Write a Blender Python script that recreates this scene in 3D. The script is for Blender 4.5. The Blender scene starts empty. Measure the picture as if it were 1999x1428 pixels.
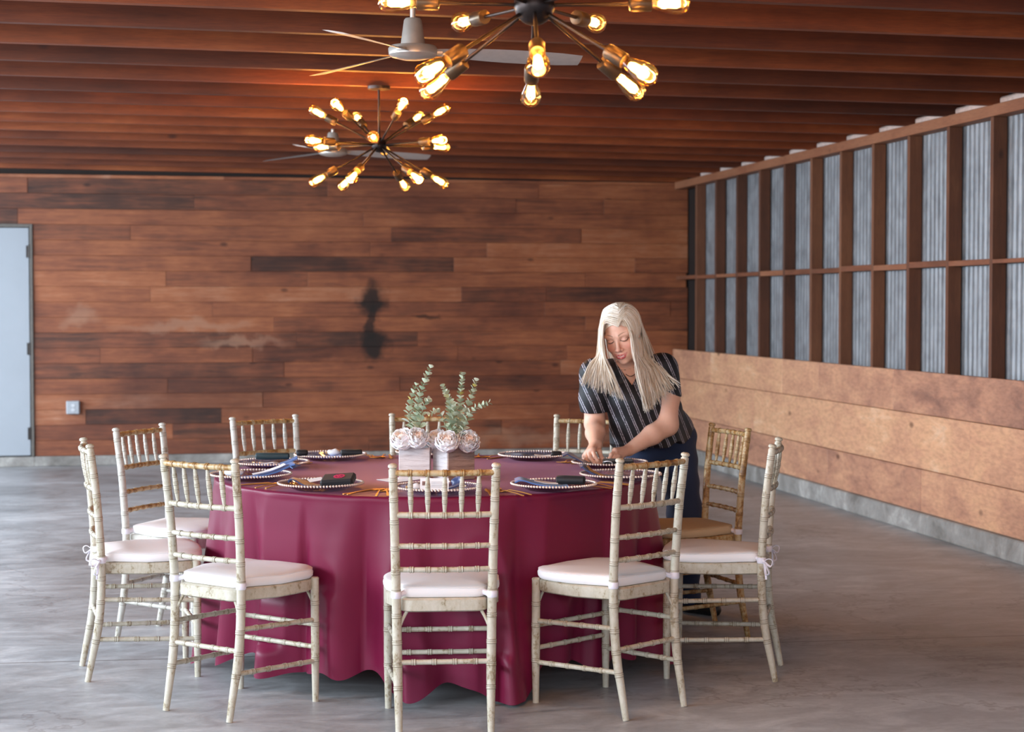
import bpy, math, random
import numpy as np
from mathutils import Vector, Matrix
random.seed(7); np.random.seed(7)
PI = math.pi
S = bpy.context.scene
COL = S.collection

# ------------------------------------------------------------------ camera, light, exposure
CAM_H = 1.48
YAW = math.atan(649.5/3400.0)
PITCH = math.radians(2.05)
cd = bpy.data.cameras.new('camera'); cam = bpy.data.objects.new('camera', cd); COL.objects.link(cam)
cd.sensor_width = 36.0; cd.lens = 36.0*3400.0/1999.0
cd.clip_end = 200
cam.location = (0, 0, CAM_H); cam.rotation_euler = (PI/2-PITCH, 0, -YAW)
cd.dof.use_dof = True; cd.dof.focus_distance = 6.5; cd.dof.aperture_fstop = 4.0
S.camera = cam

world = bpy.data.worlds.new('daylight'); S.world = world; world.use_nodes = True
wn = world.node_tree.nodes; wl = world.node_tree.links
bg = wn['Background']
tc = wn.new('ShaderNodeTexCoord'); sep = wn.new('ShaderNodeSeparateXYZ'); rmp = wn.new('ShaderNodeValToRGB')
wl.new(tc.outputs['Generated'], sep.inputs[0]); wl.new(sep.outputs['Z'], rmp.inputs[0])
rmp.color_ramp.elements[0].position = 0.0; rmp.color_ramp.elements[0].color = (0.80, 0.87, 1.0, 1)
rmp.color_ramp.elements[1].position = 0.6; rmp.color_ramp.elements[1].color = (0.55, 0.72, 1.0, 1)
wl.new(rmp.outputs[0], bg.inputs[0]); bg.inputs[1].default_value = 1.3

def area(name, loc, target, sx, sy, power, col):
    l = bpy.data.lights.new(name, 'AREA'); l.shape = 'RECTANGLE'; l.size = sx; l.size_y = sy
    l.energy = power; l.color = col
    o = bpy.data.objects.new(name, l); COL.objects.link(o); o.location = loc
    o.rotation_euler = (Vector(target)-Vector(loc)).to_track_quat('-Z', 'Y').to_euler()
    return o
# daylight entering through the open left side and the open front of the shed
area('daylight_left_opening', (-5.4, 8.5, 2.30), (-1.6, 8.5, 0.0), 15.0, 1.8, 1850, (0.77, 0.885, 1.0))
area('daylight_front_opening', (-2.0, -0.6, 2.45), (-1.0, 3.0, 0.0), 8.0, 1.6, 240, (0.93, 0.96, 1.0))

vs = S.view_settings
vs.view_transform = 'Standard'; vs.look = 'None'; vs.gamma = 1.0; vs.use_curve_mapping = False
vs.exposure = 0.0
S.cycles.use_denoising = True
S.cycles.max_bounces = 8; S.cycles.diffuse_bounces = 4; S.cycles.transparent_max_bounces = 16
S.cycles.caustics_reflective = False; S.cycles.caustics_refractive = False

# ------------------------------------------------------------------ helpers: materials
def srgb(r, g, b):
    f = lambda c: (c/255/12.92) if c/255 <= 0.04045 else ((c/255+0.055)/1.055)**2.4
    return (f(r), f(g), f(b), 1.0)

class NT:
    def __init__(s, name):
        s.m = bpy.data.materials.new(name); s.m.use_nodes = True
        s.n = s.m.node_tree.nodes; s.l = s.m.node_tree.links
        s.p = s.n['Principled BSDF']; s.out = s.n['Material Output']
    def node(s, t, **kw):
        o = s.n.new(t)
        for k, v in kw.items(): setattr(o, k, v)
        return o
    def link(s, a, b): s.l.new(a, b)
    def coord(s, kind='Object', scale=(1, 1, 1), rot=(0, 0, 0), loc=(0, 0, 0)):
        t = s.node('ShaderNodeTexCoord'); m = s.node('ShaderNodeMapping')
        m.inputs['Scale'].default_value = scale; m.inputs['Rotation'].default_value = rot; m.inputs['Location'].default_value = loc
        s.link(t.outputs[kind], m.inputs[0]); return m.outputs[0]
    def noise(s, vec, scale, detail=4, rough=0.55, dist=0.0):
        o = s.node('ShaderNodeTexNoise'); o.inputs['Scale'].default_value = scale; o.inputs['Detail'].default_value = detail
        o.inputs['Roughness'].default_value = rough; o.inputs['Distortion'].default_value = dist
        if vec is not None: s.link(vec, o.inputs['Vector'])
        return o.outputs['Fac']
    def ramp(s, fac, stops, interp='LINEAR'):
        o = s.node('ShaderNodeValToRGB'); cr = o.color_ramp; cr.interpolation = interp
        while len(cr.elements) < len(stops): cr.elements.new(0.5)
        for e, (p, c) in zip(cr.elements, stops):
            e.position = p; e.color = c if len(c) == 4 else (*c, 1)
        s.link(fac, o.inputs[0]); return o.outputs[0]
    def math(s, op, a, b=None, c=None, clamp=False):
        o = s.node('ShaderNodeMath', operation=op, use_clamp=clamp)
        for i, v in enumerate((a, b, c)):
            if v is None: continue
            if isinstance(v, (int, float)): o.inputs[i].default_value = v
            else: s.link(v, o.inputs[i])
        return o.outputs[0]
    def mix(s, fac, a, b, mode='MIX'):
        o = s.node('ShaderNodeMix', data_type='RGBA', blend_type=mode)
        for i, v in ((0, fac), (6, a), (7, b)):
            if isinstance(v, (int, float)): o.inputs[i].default_value = v
            elif isinstance(v, tuple): o.inputs[i].default_value = v
            else: s.link(v, o.inputs[i])
        return o.outputs[2]
    def attr(s, name):
        o = s.node('ShaderNodeAttribute', attribute_name=name); return o
    def bump(s, h, strength=0.3, dist=0.01):
        o = s.node('ShaderNodeBump'); o.inputs['Strength'].default_value = strength; o.inputs['Distance'].default_value = dist
        s.link(h, o.inputs['Height']); s.link(o.outputs[0], s.p.inputs['Normal'])
    def set(s, **kw):
        for k, v in kw.items():
            i = s.p.inputs[k.replace('_', ' ')]
            if isinstance(v, (int, float, tuple)): i.default_value = v
            else: s.link(v, i)
        return s

def plain(name, col, rough=0.5, metal=0.0, var=0.08, scale=30, **kw):
    t = NT(name)
    n = t.noise(t.coord(), scale)
    dark = tuple(c*(1-var*2) for c in col[:3])+(1,)
    light = tuple(min(1, c*(1+var)) for c in col[:3])+(1,)
    t.set(Base_Color=t.ramp(n, [(0.3, dark), (0.7, light)]), Roughness=rough, Metallic=metal, **kw)
    return t.m

def wood(name, stops, axis=0, stretch=14, scale=3.0, rough=0.6, knots=True, rnd='attr', grain=0.35, bump=0.25, extra=None):
    """boards: a random tone per board, grain stretched along one axis, a few knots and stains"""
    t = NT(name)
    sc = [1.0, 1.0, 1.0]
    for i in range(3):
        if i != axis: sc[i] = stretch
    if rnd == 'attr':
        r = t.attr('rnd').outputs['Fac']
    else:
        r = t.node('ShaderNodeObjectInfo').outputs['Random']
    tcn = t.node('ShaderNodeTexCoord'); comb = t.node('ShaderNodeCombineXYZ')
    off = t.math('MULTIPLY', r, 57.0)
    for i in range(3): t.link(off, comb.inputs[i])
    add = t.node('ShaderNodeVectorMath', operation='ADD'); t.link(tcn.outputs['Object'], add.inputs[0]); t.link(comb.outputs[0], add.inputs[1])
    mp = t.node('ShaderNodeMapping'); mp.inputs['Scale'].default_value = sc; t.link(add.outputs[0], mp.inputs[0])
    g = t.noise(mp.outputs[0], scale, 6, 0.65, 0.6)
    blot = t.noise(add.outputs[0], 1.7, 3, 0.6)
    f = t.math('ADD', t.math('MULTIPLY', r, 0.62), t.math('MULTIPLY', t.math('SUBTRACT', g, 0.5), grain*1.6))
    f = t.math('ADD', f, t.math('MULTIPLY', t.math('SUBTRACT', blot, 0.5), 0.75))
    f = t.math('ADD', f, 0.19, clamp=True)
    c = t.ramp(f, stops)
    fine = t.noise(mp.outputs[0], scale*7, 3, 0.6)
    c = t.mix(0.35, c, t.ramp(fine, [(0.35, (0.45, 0.42, 0.40)), (0.6, (1, 1, 1))]), 'MULTIPLY')
    if knots:
        vo = t.node('ShaderNodeTexVoronoi'); vo.inputs['Scale'].default_value = 2.3; vo.inputs['Randomness'].default_value = 1.0
        m2 = t.node('ShaderNodeMapping'); s2 = [1.0, 1.6, 1.6]; 
        m2.inputs['Scale'].default_value = [0.8 if i == axis else 1.5 for i in range(3)]
        t.link(add.outputs[0], m2.inputs[0]); t.link(m2.outputs[0], vo.inputs['Vector'])
        k = t.ramp(vo.outputs['Distance'], [(0.035, (0.25, 0.2, 0.18)), (0.085, (1, 1, 1))])
        c = t.mix(0.8, c, k, 'MULTIPLY')
    if extra: c = extra(t, c)
    t.set(Base_Color=c, Roughness=rough)
    t.bump(g, bump, 0.004)
    return t.m

# ------------------------------------------------------------------ helpers: meshes
class MB:
    """collects shapes; build() links them as one mesh object"""
    def __init__(s): s.v = []; s.f = []; s.r = []; s.mi = []; s.cur = 0.5; s.mat = 0
    def add(s, vs, fs):
        o = len(s.v); s.v += [tuple(v) for v in vs]
        for f in fs:
            s.f.append(tuple(i+o for i in f)); s.r.append(s.cur); s.mi.append(s.mat)
        return s
    def box(s, x0, x1, y0, y1, z0, z1, bev=0.0, M=None):
        if bev <= 0:
            vs = [(x, y, z) for x in (x0, x1) for y in (y0, y1) for z in (z0, z1)]
            fs = [(0, 1, 3, 2), (4, 6, 7, 5), (0, 4, 5, 1), (2, 3, 7, 6), (0, 2, 6, 4), (1, 5, 7, 3)]
        else:
            b = bev; vs = []; idx = {}
            for ix, x in enumerate((x0, x1)):
                for iy, y in enumerate((y0, y1)):
                    for iz, z in enumerate((z0, z1)):
                        sx = 1 if ix == 0 else -1; sy = 1 if iy == 0 else -1; sz = 1 if iz == 0 else -1
                        for k, d in enumerate(((0, b*sy, b*sz), (b*sx, 0, b*sz), (b*sx, b*sy, 0))):
                            idx[(ix, iy, iz, k)] = len(vs); vs.append((x+d[0], y+d[1], z+d[2]))
            fs = []
            q = lambda *a: idx[a]
            for i in (0, 1):
                fs.append([q(i, 0, 0, 0), q(i, 1, 0, 0), q(i, 1, 1, 0), q(i, 0, 1, 0)][::(-1 if i == 0 else 1)])
                fs.append([q(0, i, 0, 1), q(1, i, 0, 1), q(1, i, 1, 1), q(0, i, 1, 1)][::(1 if i == 0 else -1)])
                fs.append([q(0, 0, i, 2), q(1, 0, i, 2), q(1, 1, i, 2), q(0, 1, i, 2)][::(-1 if i == 0 else 1)])
            for i in (0, 1):
                for j in (0, 1):
                    fs.append([q(i, j, 0, 0), q(i, j, 1, 0), q(i, j, 1, 1), q(i, j, 0, 1)][::(1 if i == j else -1)])
                    fs.append([q(i, 0, j, 0), q(i, 0, j, 2), q(i, 1, j, 2), q(i, 1, j, 0)][::(1 if i == j else -1)])
                    fs.append([q(0, i, j, 1), q(1, i, j, 1), q(1, i, j, 2), q(0, i, j, 2)][::(1 if i == j else -1)])
            for i in (0, 1):
                for j in (0, 1):
                    for k in (0, 1):
                        fs.append([q(i, j, k, 0), q(i, j, k, 1), q(i, j, k, 2)][::(1 if (i+j+k) % 2 == 0 else -1)])
        if M is not None: vs = [tuple(M @ Vector(v)) for v in vs]
        return s.add(vs, fs)
    def rings(s, ring_list, cap0=True, cap1=True, closed=False):
        n = len(ring_list[0]); vs = [v for r in ring_list for v in r]; fs = []
        m = len(ring_list)
        for i in range(m-1 if not closed else m):
            a = i*n; b = ((i+1) % m)*n
            for j in range(n):
                k = (j+1) % n
                fs.append((a+j, a+k, b+k, b+j))
        if not closed:
            if cap0: fs.append(tuple(range(n-1, -1, -1)))
            if cap1: fs.append(tuple(range((m-1)*n, m*n)))
        return s.add(vs, fs)
    def tube(s, path, rad, seg=10, flat=1.0, up=None, closed=False):
        P = [Vector(p) for p in path]; n = len(P)
        if isinstance(rad, (int, float)): rad = [rad]*n
        prev = None; R = []
        for i in range(n):
            if closed: t = P[(i+1) % n]-P[i-1]
            else: t = P[min(i+1, n-1)]-P[max(i-1, 0)]
            if t.length < 1e-9: t = Vector((0, 0, 1))
            t.normalize()
            if prev is None:
                u = Vector(up) if up is not None else (Vector((0, 0, 1)) if abs(t.z) < 0.9 else Vector((1, 0, 0)))
            else: u = prev
            u = (u-t*u.dot(t)); u.normalize(); prev = u
            w = t.cross(u)
            R.append([P[i]+(u*math.cos(2*PI*j/seg)*flat+w*math.sin(2*PI*j/seg))*rad[i] for j in range(seg)])
        return s.rings(R, closed=closed)
    def lathe(s, p, d, prof, seg=20, cap0=True, cap1=True):
        """prof: list of (distance along d, radius)"""
        p = Vector(p); d = Vector(d).normalized()
        u = Vector((0, 0, 1)) if abs(d.z) < 0.9 else Vector((1, 0, 0))
        u = (u-d*u.dot(d)).normalized(); w = d.cross(u)
        R = [[p+d*h+(u*math.cos(2*PI*j/seg)+w*math.sin(2*PI*j/seg))*max(r, 1e-5) for j in range(seg)] for h, r in prof]
        return s.rings(R, cap0, cap1)
    def ball(s, c, r, seg=10, rg=7, sc=(1, 1, 1), M=None):
        R = []
        for i in range(rg+1):
            th = PI*(i+0.02)/(rg+0.04)
            ring = []
            for j in range(seg):
                v = Vector((math.sin(th)*math.cos(2*PI*j/seg)*r*sc[0], math.sin(th)*math.sin(2*PI*j/seg)*r*sc[1], -math.cos(th)*r*sc[2]))
                if M is not None: v = M @ v
                ring.append(v+Vector(c))
            R.append(ring)
        return s.rings(R)
    def extrude(s, outline, z0, z1, M=None):
        n = len(outline)
        vs = [(x, y, z0) for x, y in outline]+[(x, y, z1) for x, y in outline]
        fs = [tuple(range(n-1, -1, -1)), tuple(range(n, 2*n))]+[(i, (i+1) % n, n+(i+1) % n, n+i) for i in range(n)]
        if M is not None: vs = [tuple(M @ Vector(v)) for v in vs]
        return s.add(vs, fs)
    def mesh(s, name, mats, smooth=True, angle=40):
        me = bpy.data.meshes.new(name); me.from_pydata(s.v, [], s.f)
        for m in (mats if isinstance(mats, (list, tuple)) else [mats]): me.materials.append(m)
        me.polygons.foreach_set('material_index', s.mi)
        a = me.attributes.new('rnd', 'FLOAT', 'FACE'); a.data.foreach_set('value', s.r)
        if smooth:
            me.polygons.foreach_set('use_smooth', [True]*len(me.polygons))
            try: me.set_sharp_from_angle(angle=math.radians(angle))
            except Exception: pass
        me.update(); return me
    def build(s, name, mats, parent=None, smooth=True, angle=40):
        return link(name, s.mesh(name, mats, smooth, angle), parent)

def link(name, data, parent=None):
    o = bpy.data.objects.new(name, data); COL.objects.link(o)
    if parent is not None: o.parent = parent
    return o
def empty(name, loc, rz=0.0):
    o = bpy.data.objects.new(name, None); COL.objects.link(o); o.empty_display_size = 0.05
    o.location = loc; o.rotation_euler = (0, 0, rz); return o
def tag(o, label, cat, group=None, kind=None):
    o['label'] = label; o['category'] = cat
    if group: o['group'] = group
    if kind: o['kind'] = kind
    return o
def structure(o): o['kind'] = 'structure'; return o
def copy_tree(o, parent=None):
    c = o.copy(); COL.objects.link(c); c.parent = parent
    for ch in list(o.children): copy_tree(ch, c)
    return c

def smooth_path(pts, n):
    """Catmull-Rom through pts, n samples"""
    P = [Vector(p) for p in pts]; P = [P[0]*2-P[1]]+P+[P[-1]*2-P[-2]]
    out = []
    m = len(P)-3
    for k in range(n):
        u = k/(n-1)*m; i = min(int(u), m-1); t = u-i
        a, b, c, d = P[i:i+4]
        out.append(0.5*((2*b)+(c-a)*t+(2*a-5*b+4*c-d)*t*t+(3*b-a-3*c+d)*t**3))
    return out

# ------------------------------------------------------------------ materials
RED = [(0.0, srgb(50, 30, 24)), (0.22, srgb(88, 52, 36)), (0.45, srgb(140, 80, 52)), (0.68, srgb(170, 102, 64)), (0.88, srgb(184, 124, 90)), (1.0, srgb(204, 156, 128))]
def wall_stain(t, c):
    co = t.node('ShaderNodeTexCoord').outputs['Object']
    n = t.node('ShaderNodeTexNoise'); n.inputs['Scale'].default_value = 5.0; n.inputs['Detail'].default_value = 4
    t.link(co, n.inputs['Vector'])
    wob = t.node('ShaderNodeVectorMath', operation='SCALE'); wob.inputs['Scale'].default_value = 0.30
    sub = t.node('ShaderNodeVectorMath', operation='SUBTRACT'); sub.inputs[1].default_value = (0.5, 0.5, 0.5)
    t.link(n.outputs['Color'], sub.inputs[0]); t.link(sub.outputs[0], wob.inputs[0])
    ad = t.node('ShaderNodeVectorMath', operation='ADD'); t.link(co, ad.inputs[0]); t.link(wob.outputs[0], ad.inputs[1])
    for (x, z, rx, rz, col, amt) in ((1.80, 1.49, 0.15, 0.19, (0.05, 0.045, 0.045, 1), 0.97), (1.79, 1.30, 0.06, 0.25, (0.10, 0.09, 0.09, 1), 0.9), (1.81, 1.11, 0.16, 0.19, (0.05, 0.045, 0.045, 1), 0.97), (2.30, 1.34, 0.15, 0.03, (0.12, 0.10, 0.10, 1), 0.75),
                                     (0.1, 0.62, 1.0, 0.30, (0.42, 0.38, 0.42, 1), 0.75), (1.0, 1.02, 1.3, 0.10, (0.5, 0.45, 0.46, 1), 0.55),
                                     (2.9, 0.85, 1.4, 0.16, (0.62, 0.56, 0.56, 1), 0.5)):
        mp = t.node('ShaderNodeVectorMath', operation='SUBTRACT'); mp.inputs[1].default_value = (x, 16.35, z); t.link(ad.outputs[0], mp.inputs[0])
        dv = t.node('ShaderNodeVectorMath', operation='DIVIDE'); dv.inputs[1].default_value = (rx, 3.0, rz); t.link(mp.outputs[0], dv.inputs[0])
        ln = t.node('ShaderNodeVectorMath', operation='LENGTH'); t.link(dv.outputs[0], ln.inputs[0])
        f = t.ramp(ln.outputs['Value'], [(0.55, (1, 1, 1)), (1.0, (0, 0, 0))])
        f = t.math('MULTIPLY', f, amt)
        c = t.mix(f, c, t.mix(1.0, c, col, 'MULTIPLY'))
    # scuffed pale bare wood
    for (x, z, rx, rz) in ((0.05, 1.27, 0.75, 0.065), (-0.9, 1.35, 0.2, 0.12), (0.6, 1.12, 0.5, 0.05), (4.2, 0.2, 2.4, 0.10)):
        mp = t.node('ShaderNodeVectorMath', operation='SUBTRACT'); mp.inputs[1].default_value = (x, 16.35, z); t.link(ad.outputs[0], mp.inputs[0])
        dv = t.node('ShaderNodeVectorMath', operation='DIVIDE'); dv.inputs[1].default_value = (rx, 3.0, rz); t.link(mp.outputs[0], dv.inputs[0])
        ln = t.node('ShaderNodeVectorMath', operation='LENGTH'); t.link(dv.outputs[0], ln.inputs[0])
        f = t.math('MULTIPLY', t.ramp(ln.outputs['Value'], [(0.4, (1, 1, 1)), (1.0, (0, 0, 0))]), 0.5)
        c = t.mix(f, c, srgb(176, 134, 108))
    bl = t.noise(t.coord('Object', (0.8, 0.8, 1.7)), 1.1, 4, 0.62, 0.4)
    c = t.mix(0.85, c, t.ramp(bl, [(0.34, (0.55, 0.48, 0.52)), (0.47, (0.88, 0.85, 0.86)), (0.6, (1.0, 1.0, 1.0))]), 'MULTIPLY')
    return c
M_wall = wood('red_brown_plank_wood', RED, axis=0, stretch=16, scale=2.2, rough=0.55, grain=0.5, extra=wall_stain)
M_joist = wood('joist_wood', [(0.0, srgb(58, 25, 10)), (0.4, srgb(100, 45, 18)), (0.75, srgb(136, 66, 28)), (1.0, srgb(166, 90, 44))], axis=0, stretch=14, scale=2.0, rough=0.6, rnd='obj')
M_stud = wood('stud_wood', [(0.0, srgb(62, 36, 22)), (0.5, srgb(104, 62, 40)), (1.0, srgb(140, 92, 62))], axis=2, stretch=12, scale=2.0, rough=0.65, rnd='obj')
M_plate = wood('plate_wood', [(0.0, srgb(84, 48, 30)), (0.5, srgb(132, 80, 54)), (1.0, srgb(164, 112, 80))], axis=1, stretch=12, scale=2.0, rough=0.65, rnd='obj')
M_wains = wood('pale_plank_wood', [(0.0, srgb(140, 100, 84)), (0.3, srgb(184, 134, 108)), (0.6, srgb(210, 158, 124)), (0.85, srgb(222, 172, 132)), (1.0, srgb(230, 190, 156))], axis=1, stretch=3.0, scale=2.4, rough=0.6, grain=0.75)
M_darkwood = plain('dark_backing', srgb(30, 18, 12), 0.8)
M_eave = plain('pale_eave_block', srgb(226, 206, 196), 0.8)
M_shade_deck = plain('corner_shade_and_deck', srgb(24, 14, 10), 0.8)  # near-black put in for the shaded corner recess; the roof deck shares it

def concrete():
    t = NT('polished_concrete')
    co = t.coord('Object')
    big = t.noise(co, 0.55, 5, 0.6, 0.8); mid = t.noise(t.coord('Object', (1, 2.2, 1)), 2.4, 7, 0.68, 1.2); fine = t.noise(co, 30, 4, 0.7)
    f = t.math('ADD', t.math('MULTIPLY', big, 0.5), t.math('ADD', t.math('MULTIPLY', mid, 0.45), t.math('MULTIPLY', fine, 0.1)))
    c = t.ramp(f, [(0.36, srgb(104, 102, 102)), (0.46, srgb(146, 146, 147)), (0.56, srgb(174, 175, 177)), (0.68, srgb(208, 209, 210))])
    # saw-cut joint and hairline cracks
    sp = t.node('ShaderNodeSeparateXYZ'); t.link(co, sp.inputs[0])
    dj = t.math('ABSOLUTE', t.math('SUBTRACT', t.math('MULTIPLY_ADD', sp.outputs['X'], 0.053, sp.outputs['Y']), 7.357))
    wob = t.math('ABSOLUTE', t.math('SUBTRACT', t.noise(co, 0.23, 8, 0.62, 0.0), 0.47))
    j = t.ramp(t.math('MULTIPLY', dj, 10), [(0.05, (0.42, 0.38, 0.36)), (0.11, (1, 1, 1))])
    c = t.mix(0.8, c, j, 'MULTIPLY')
    dj2 = t.math('ABSOLUTE', t.math('SUBTRACT', sp.outputs['X'], -2.6))
    j2 = t.ramp(t.math('MULTIPLY', dj2, 10), [(0.05, (0.42, 0.38, 0.36)), (0.11, (1, 1, 1))])
    c = t.mix(0.8, c, j2, 'MULTIPLY')
    cr = t.ramp(wob, [(0.0, (0.55, 0.5, 0.48)), (0.0016, (1, 1, 1))])
    c = t.mix(0.55, c, cr, 'MULTIPLY')
    t.set(Base_Color=c, Roughness=t.ramp(mid, [(0.3, (0.34,)*3), (0.7, (0.52,)*3)]))
    t.p.inputs['Specular IOR Level'].default_value = 0.45
    t.bump(fine, 0.08, 0.003)
    return t.m
M_conc = concrete()
def curb():
    t = NT('rough_curb_concrete'); co = t.coord('Object')
    f = t.noise(co, 4, 6, 0.7, 0.4)
    t.set(Base_Color=t.ramp(f, [(0.3, srgb(112, 108, 102)), (0.55, srgb(152, 149, 144)), (0.75, srgb(196, 194, 188))]), Roughness=0.85)
    t.bump(t.noise(co, 40, 4), 0.4, 0.005); return t.m
M_curb = curb()
def galv():
    t = NT('galvanized_corrugated_metal'); co = t.coord('Object')
    a = t.noise(co, 9, 5, 0.7); b = t.noise(t.coord('Object', (1, 12, 0.8)), 4, 3)
    f = t.math('ADD', t.math('MULTIPLY', a, 0.5), t.math('MULTIPLY', b, 0.5))
    t.set(Base_Color=t.ramp(f, [(0.35, srgb(124, 128, 132)), (0.6, srgb(164, 168, 172))]), Metallic=0.6, Roughness=t.ramp(a, [(0.3, (0.42,)*3), (0.7, (0.6,)*3)]))
    return t.m
M_galv = galv()
M_door = plain('pale_grey_door_paint', srgb(164, 172, 180), 0.45, var=0.02, scale=3)
M_frame = plain('grey_door_frame_paint', srgb(104, 100, 94), 0.5)
M_hinge = plain('dark_hinge_metal', srgb(60, 56, 54), 0.4, 0.8)
M_outlet = plain('white_outlet_plastic', srgb(214, 218, 222), 0.5, var=0.03)
M_outbox = plain('grey_outlet_box', srgb(176, 182, 188), 0.45, var=0.03)

def chair_paint(name, base, worn, amount):
    t = NT(name)
    oi = t.node('ShaderNodeObjectInfo').outputs['Random']
    tcn = t.node('ShaderNodeTexCoord'); comb = t.node('ShaderNodeCombineXYZ')
    off = t.math('MULTIPLY', oi, 40)
    for i in range(3): t.link(off, comb.inputs[i])
    ad = t.node('ShaderNodeVectorMath', operation='ADD'); t.link(tcn.outputs['Object'], ad.inputs[0]); t.link(comb.outputs[0], ad.inputs[1])
    mpz = t.node('ShaderNodeMapping'); mpz.inputs['Scale'].default_value = (1, 1, 0.35); t.link(ad.outputs[0], mpz.inputs[0])
    n1 = t.noise(mpz.outputs[0], 26, 6, 0.7, 0.5); n2 = t.noise(ad.outputs[0], 75, 4, 0.7)
    f = t.math('ADD', t.math('MULTIPLY', n1, 0.65), t.math('MULTIPLY', n2, 0.35))
    lo = 0.5+amount
    c = t.ramp(f, [(lo-0.15, base[0]), (lo, base[1]), (lo+0.05, worn[0]), (lo+0.13, worn[1])])
    # darker tone in the turned grooves
    at = t.attr('rnd').outputs['Fac']
    c = t.mix(t.math('MULTIPLY', t.math('LESS_THAN', at, 0.25), 0.65), c, worn[1])
    t.set(Base_Color=c, Roughness=0.42); t.p.inputs['Specular IOR Level'].default_value = 0.5
    t.bump(f, 0.15, 0.002)
    return t.m
M_chair = chair_paint('antique_cream_chair_paint', (srgb(202, 196, 181), srgb(188, 180, 160)), (srgb(156, 141, 114), srgb(118, 102, 80)), 0.045)
M_chair_w = chair_paint('chalky_white_chair_paint', (srgb(206, 204, 196), srgb(192, 188, 176)), (srgb(160, 150, 130), srgb(120, 108, 90)), 0.06)
M_chair_g = chair_paint('golden_worn_chair_paint', (srgb(200, 188, 160), srgb(190, 166, 122)), (srgb(168, 126, 72), srgb(118, 86, 50)), -0.02)
def cloth(name, col, rough=0.8, scale=300, sheen=0.0, wr=0.25):
    t = NT(name); co = t.coord()
    n = t.noise(co, 14, 5, 0.6, 0.5)
    t.set(Base_Color=col, Roughness=rough); t.p.inputs['Sheen Weight'].default_value = sheen
    t.bump(t.math('ADD', n, t.math('MULTIPLY', t.noise(co, scale, 2), 0.15)), wr, 0.004)
    return t.m
M_cush = cloth('white_cushion_cloth', srgb(240, 236, 236), 0.75)
M_cushb = cloth('beige_cushion_cloth', srgb(204, 176, 140), 0.75)
M_tie = cloth('white_ribbon', srgb(232, 228, 238), 0.6)
def satin():
    t = NT('burgundy_satin'); co = t.coord()
    n = t.noise(co, 700, 2)
    t.set(Base_Color=srgb(114, 21, 56), Roughness=0.42)
    t.p.inputs['Specular IOR Level'].default_value = 0.28
    t.p.inputs['Sheen Weight'].default_value = 0.12; t.p.inputs['Sheen Roughness'].default_value = 0.3
    t.p.inputs['Sheen Tint'].default_value = (1.0, 0.55, 0.75, 1)
    t.bump(t.math('ADD', t.noise(co, 5, 3, 0.5), t.math('MULTIPLY', n, 0.02)), 0.12, 0.01)
    return t.m
M_satin = satin()
M_navy = cloth('navy_napkin_satin', srgb(34, 54, 104), 0.42, sheen=0.15, wr=0.35)
M_blue = cloth('light_blue_napkin_satin', srgb(78, 116, 180), 0.42, sheen=0.15, wr=0.35)
M_black = cloth('black_fabric', srgb(20, 20, 24), 0.65, sheen=0.05)
M_green = cloth('dark_green_fabric', srgb(36, 54, 58), 0.65, sheen=0.05)
M_pink = plain('pink_emblem', srgb(206, 48, 96), 0.6)
M_paper = plain('white_card_paper', srgb(240, 238, 240), 0.7, var=0.02)
M_ink = plain('grey_ink', srgb(120, 118, 126), 0.7)
M_photo = plain('brown_print', srgb(140, 104, 96), 0.6, var=0.3, scale=120)
M_kraft = plain('kraft_strip', srgb(204, 160, 104), 0.55)
M_gold = plain('brushed_gold', srgb(230, 172, 92), 0.36, 0.5, var=0.04)
M_bead = plain('rose_gold_beads', srgb(246, 224, 210), 0.25, 0.35, var=0.04)
def glassy(name, tint, fres, rough=0.05):
    t = NT(name)
    tr = t.node('ShaderNodeBsdfTransparent'); tr.inputs[0].default_value = tint
    gl = t.node('ShaderNodeBsdfGlossy'); gl.inputs['Roughness'].default_value = rough
    lw = t.node('ShaderNodeLayerWeight'); lw.inputs['Blend'].default_value = 0.35
    mx = t.node('ShaderNodeMixShader')
    t.link(t.math('MULTIPLY_ADD', lw.outputs['Fresnel'], fres, 0.04), mx.inputs[0]); t.link(tr.outputs[0], mx.inputs[1]); t.link(gl.outputs[0], mx.inputs[2])
    t.link(mx.outputs[0], t.out.inputs['Surface']); t.n.remove(t.p)
    return t.m
M_glass = glassy('clear_charger_glass', (0.80, 0.80, 0.96, 1), 0.6)
M_bulb = glassy('amber_bulb_glass', (1.0, 0.72, 0.34, 1), 0.45)
def glow(name, col, s):
    t = NT(name); e = t.node('ShaderNodeEmission'); e.inputs[0].default_value = col; e.inputs[1].default_value = s
    n = t.noise(t.coord(), 60)
    t.link(t.mix(0.1, col, t.ramp(n, [(0, col), (1, (1, 1, 1, 1))])), e.inputs[0])
    t.link(e.outputs[0], t.out.inputs['Surface']); t.n.remove(t.p); return t.m
M_fil = glow('hot_filament', (1.0, 0.62, 0.22, 1), 22.0)
M_dark = plain('dark_bronze_metal', srgb(52, 44, 42), 0.38, 0.85)
M_brass = plain('aged_bronze_socket', srgb(84, 72, 58), 0.36, 0.85)
M_fan = plain('brushed_nickel_fan', srgb(196, 190, 182), 0.38, 0.55, var=0.04)
M_blade = plain('pale_fan_blade', srgb(178, 172, 168), 0.42, 0.1, var=0.04)
def whitewash(name, a, b):
    t = NT(name); co = t.coord('Object', (3, 3, 26)); n = t.noise(co, 3, 5, 0.7, 0.4)
    t.set(Base_Color=t.ramp(n, [(0.3, a), (0.62, b)]), Roughness=0.7); t.bump(n, 0.3, 0.002); return t.m
M_box1 = whitewash('whitewashed_box_wood', srgb(176, 164, 164), srgb(222, 216, 216))
M_box2 = whitewash('browner_whitewashed_box_wood', srgb(112, 84, 74), srgb(176, 148, 134))
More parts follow.
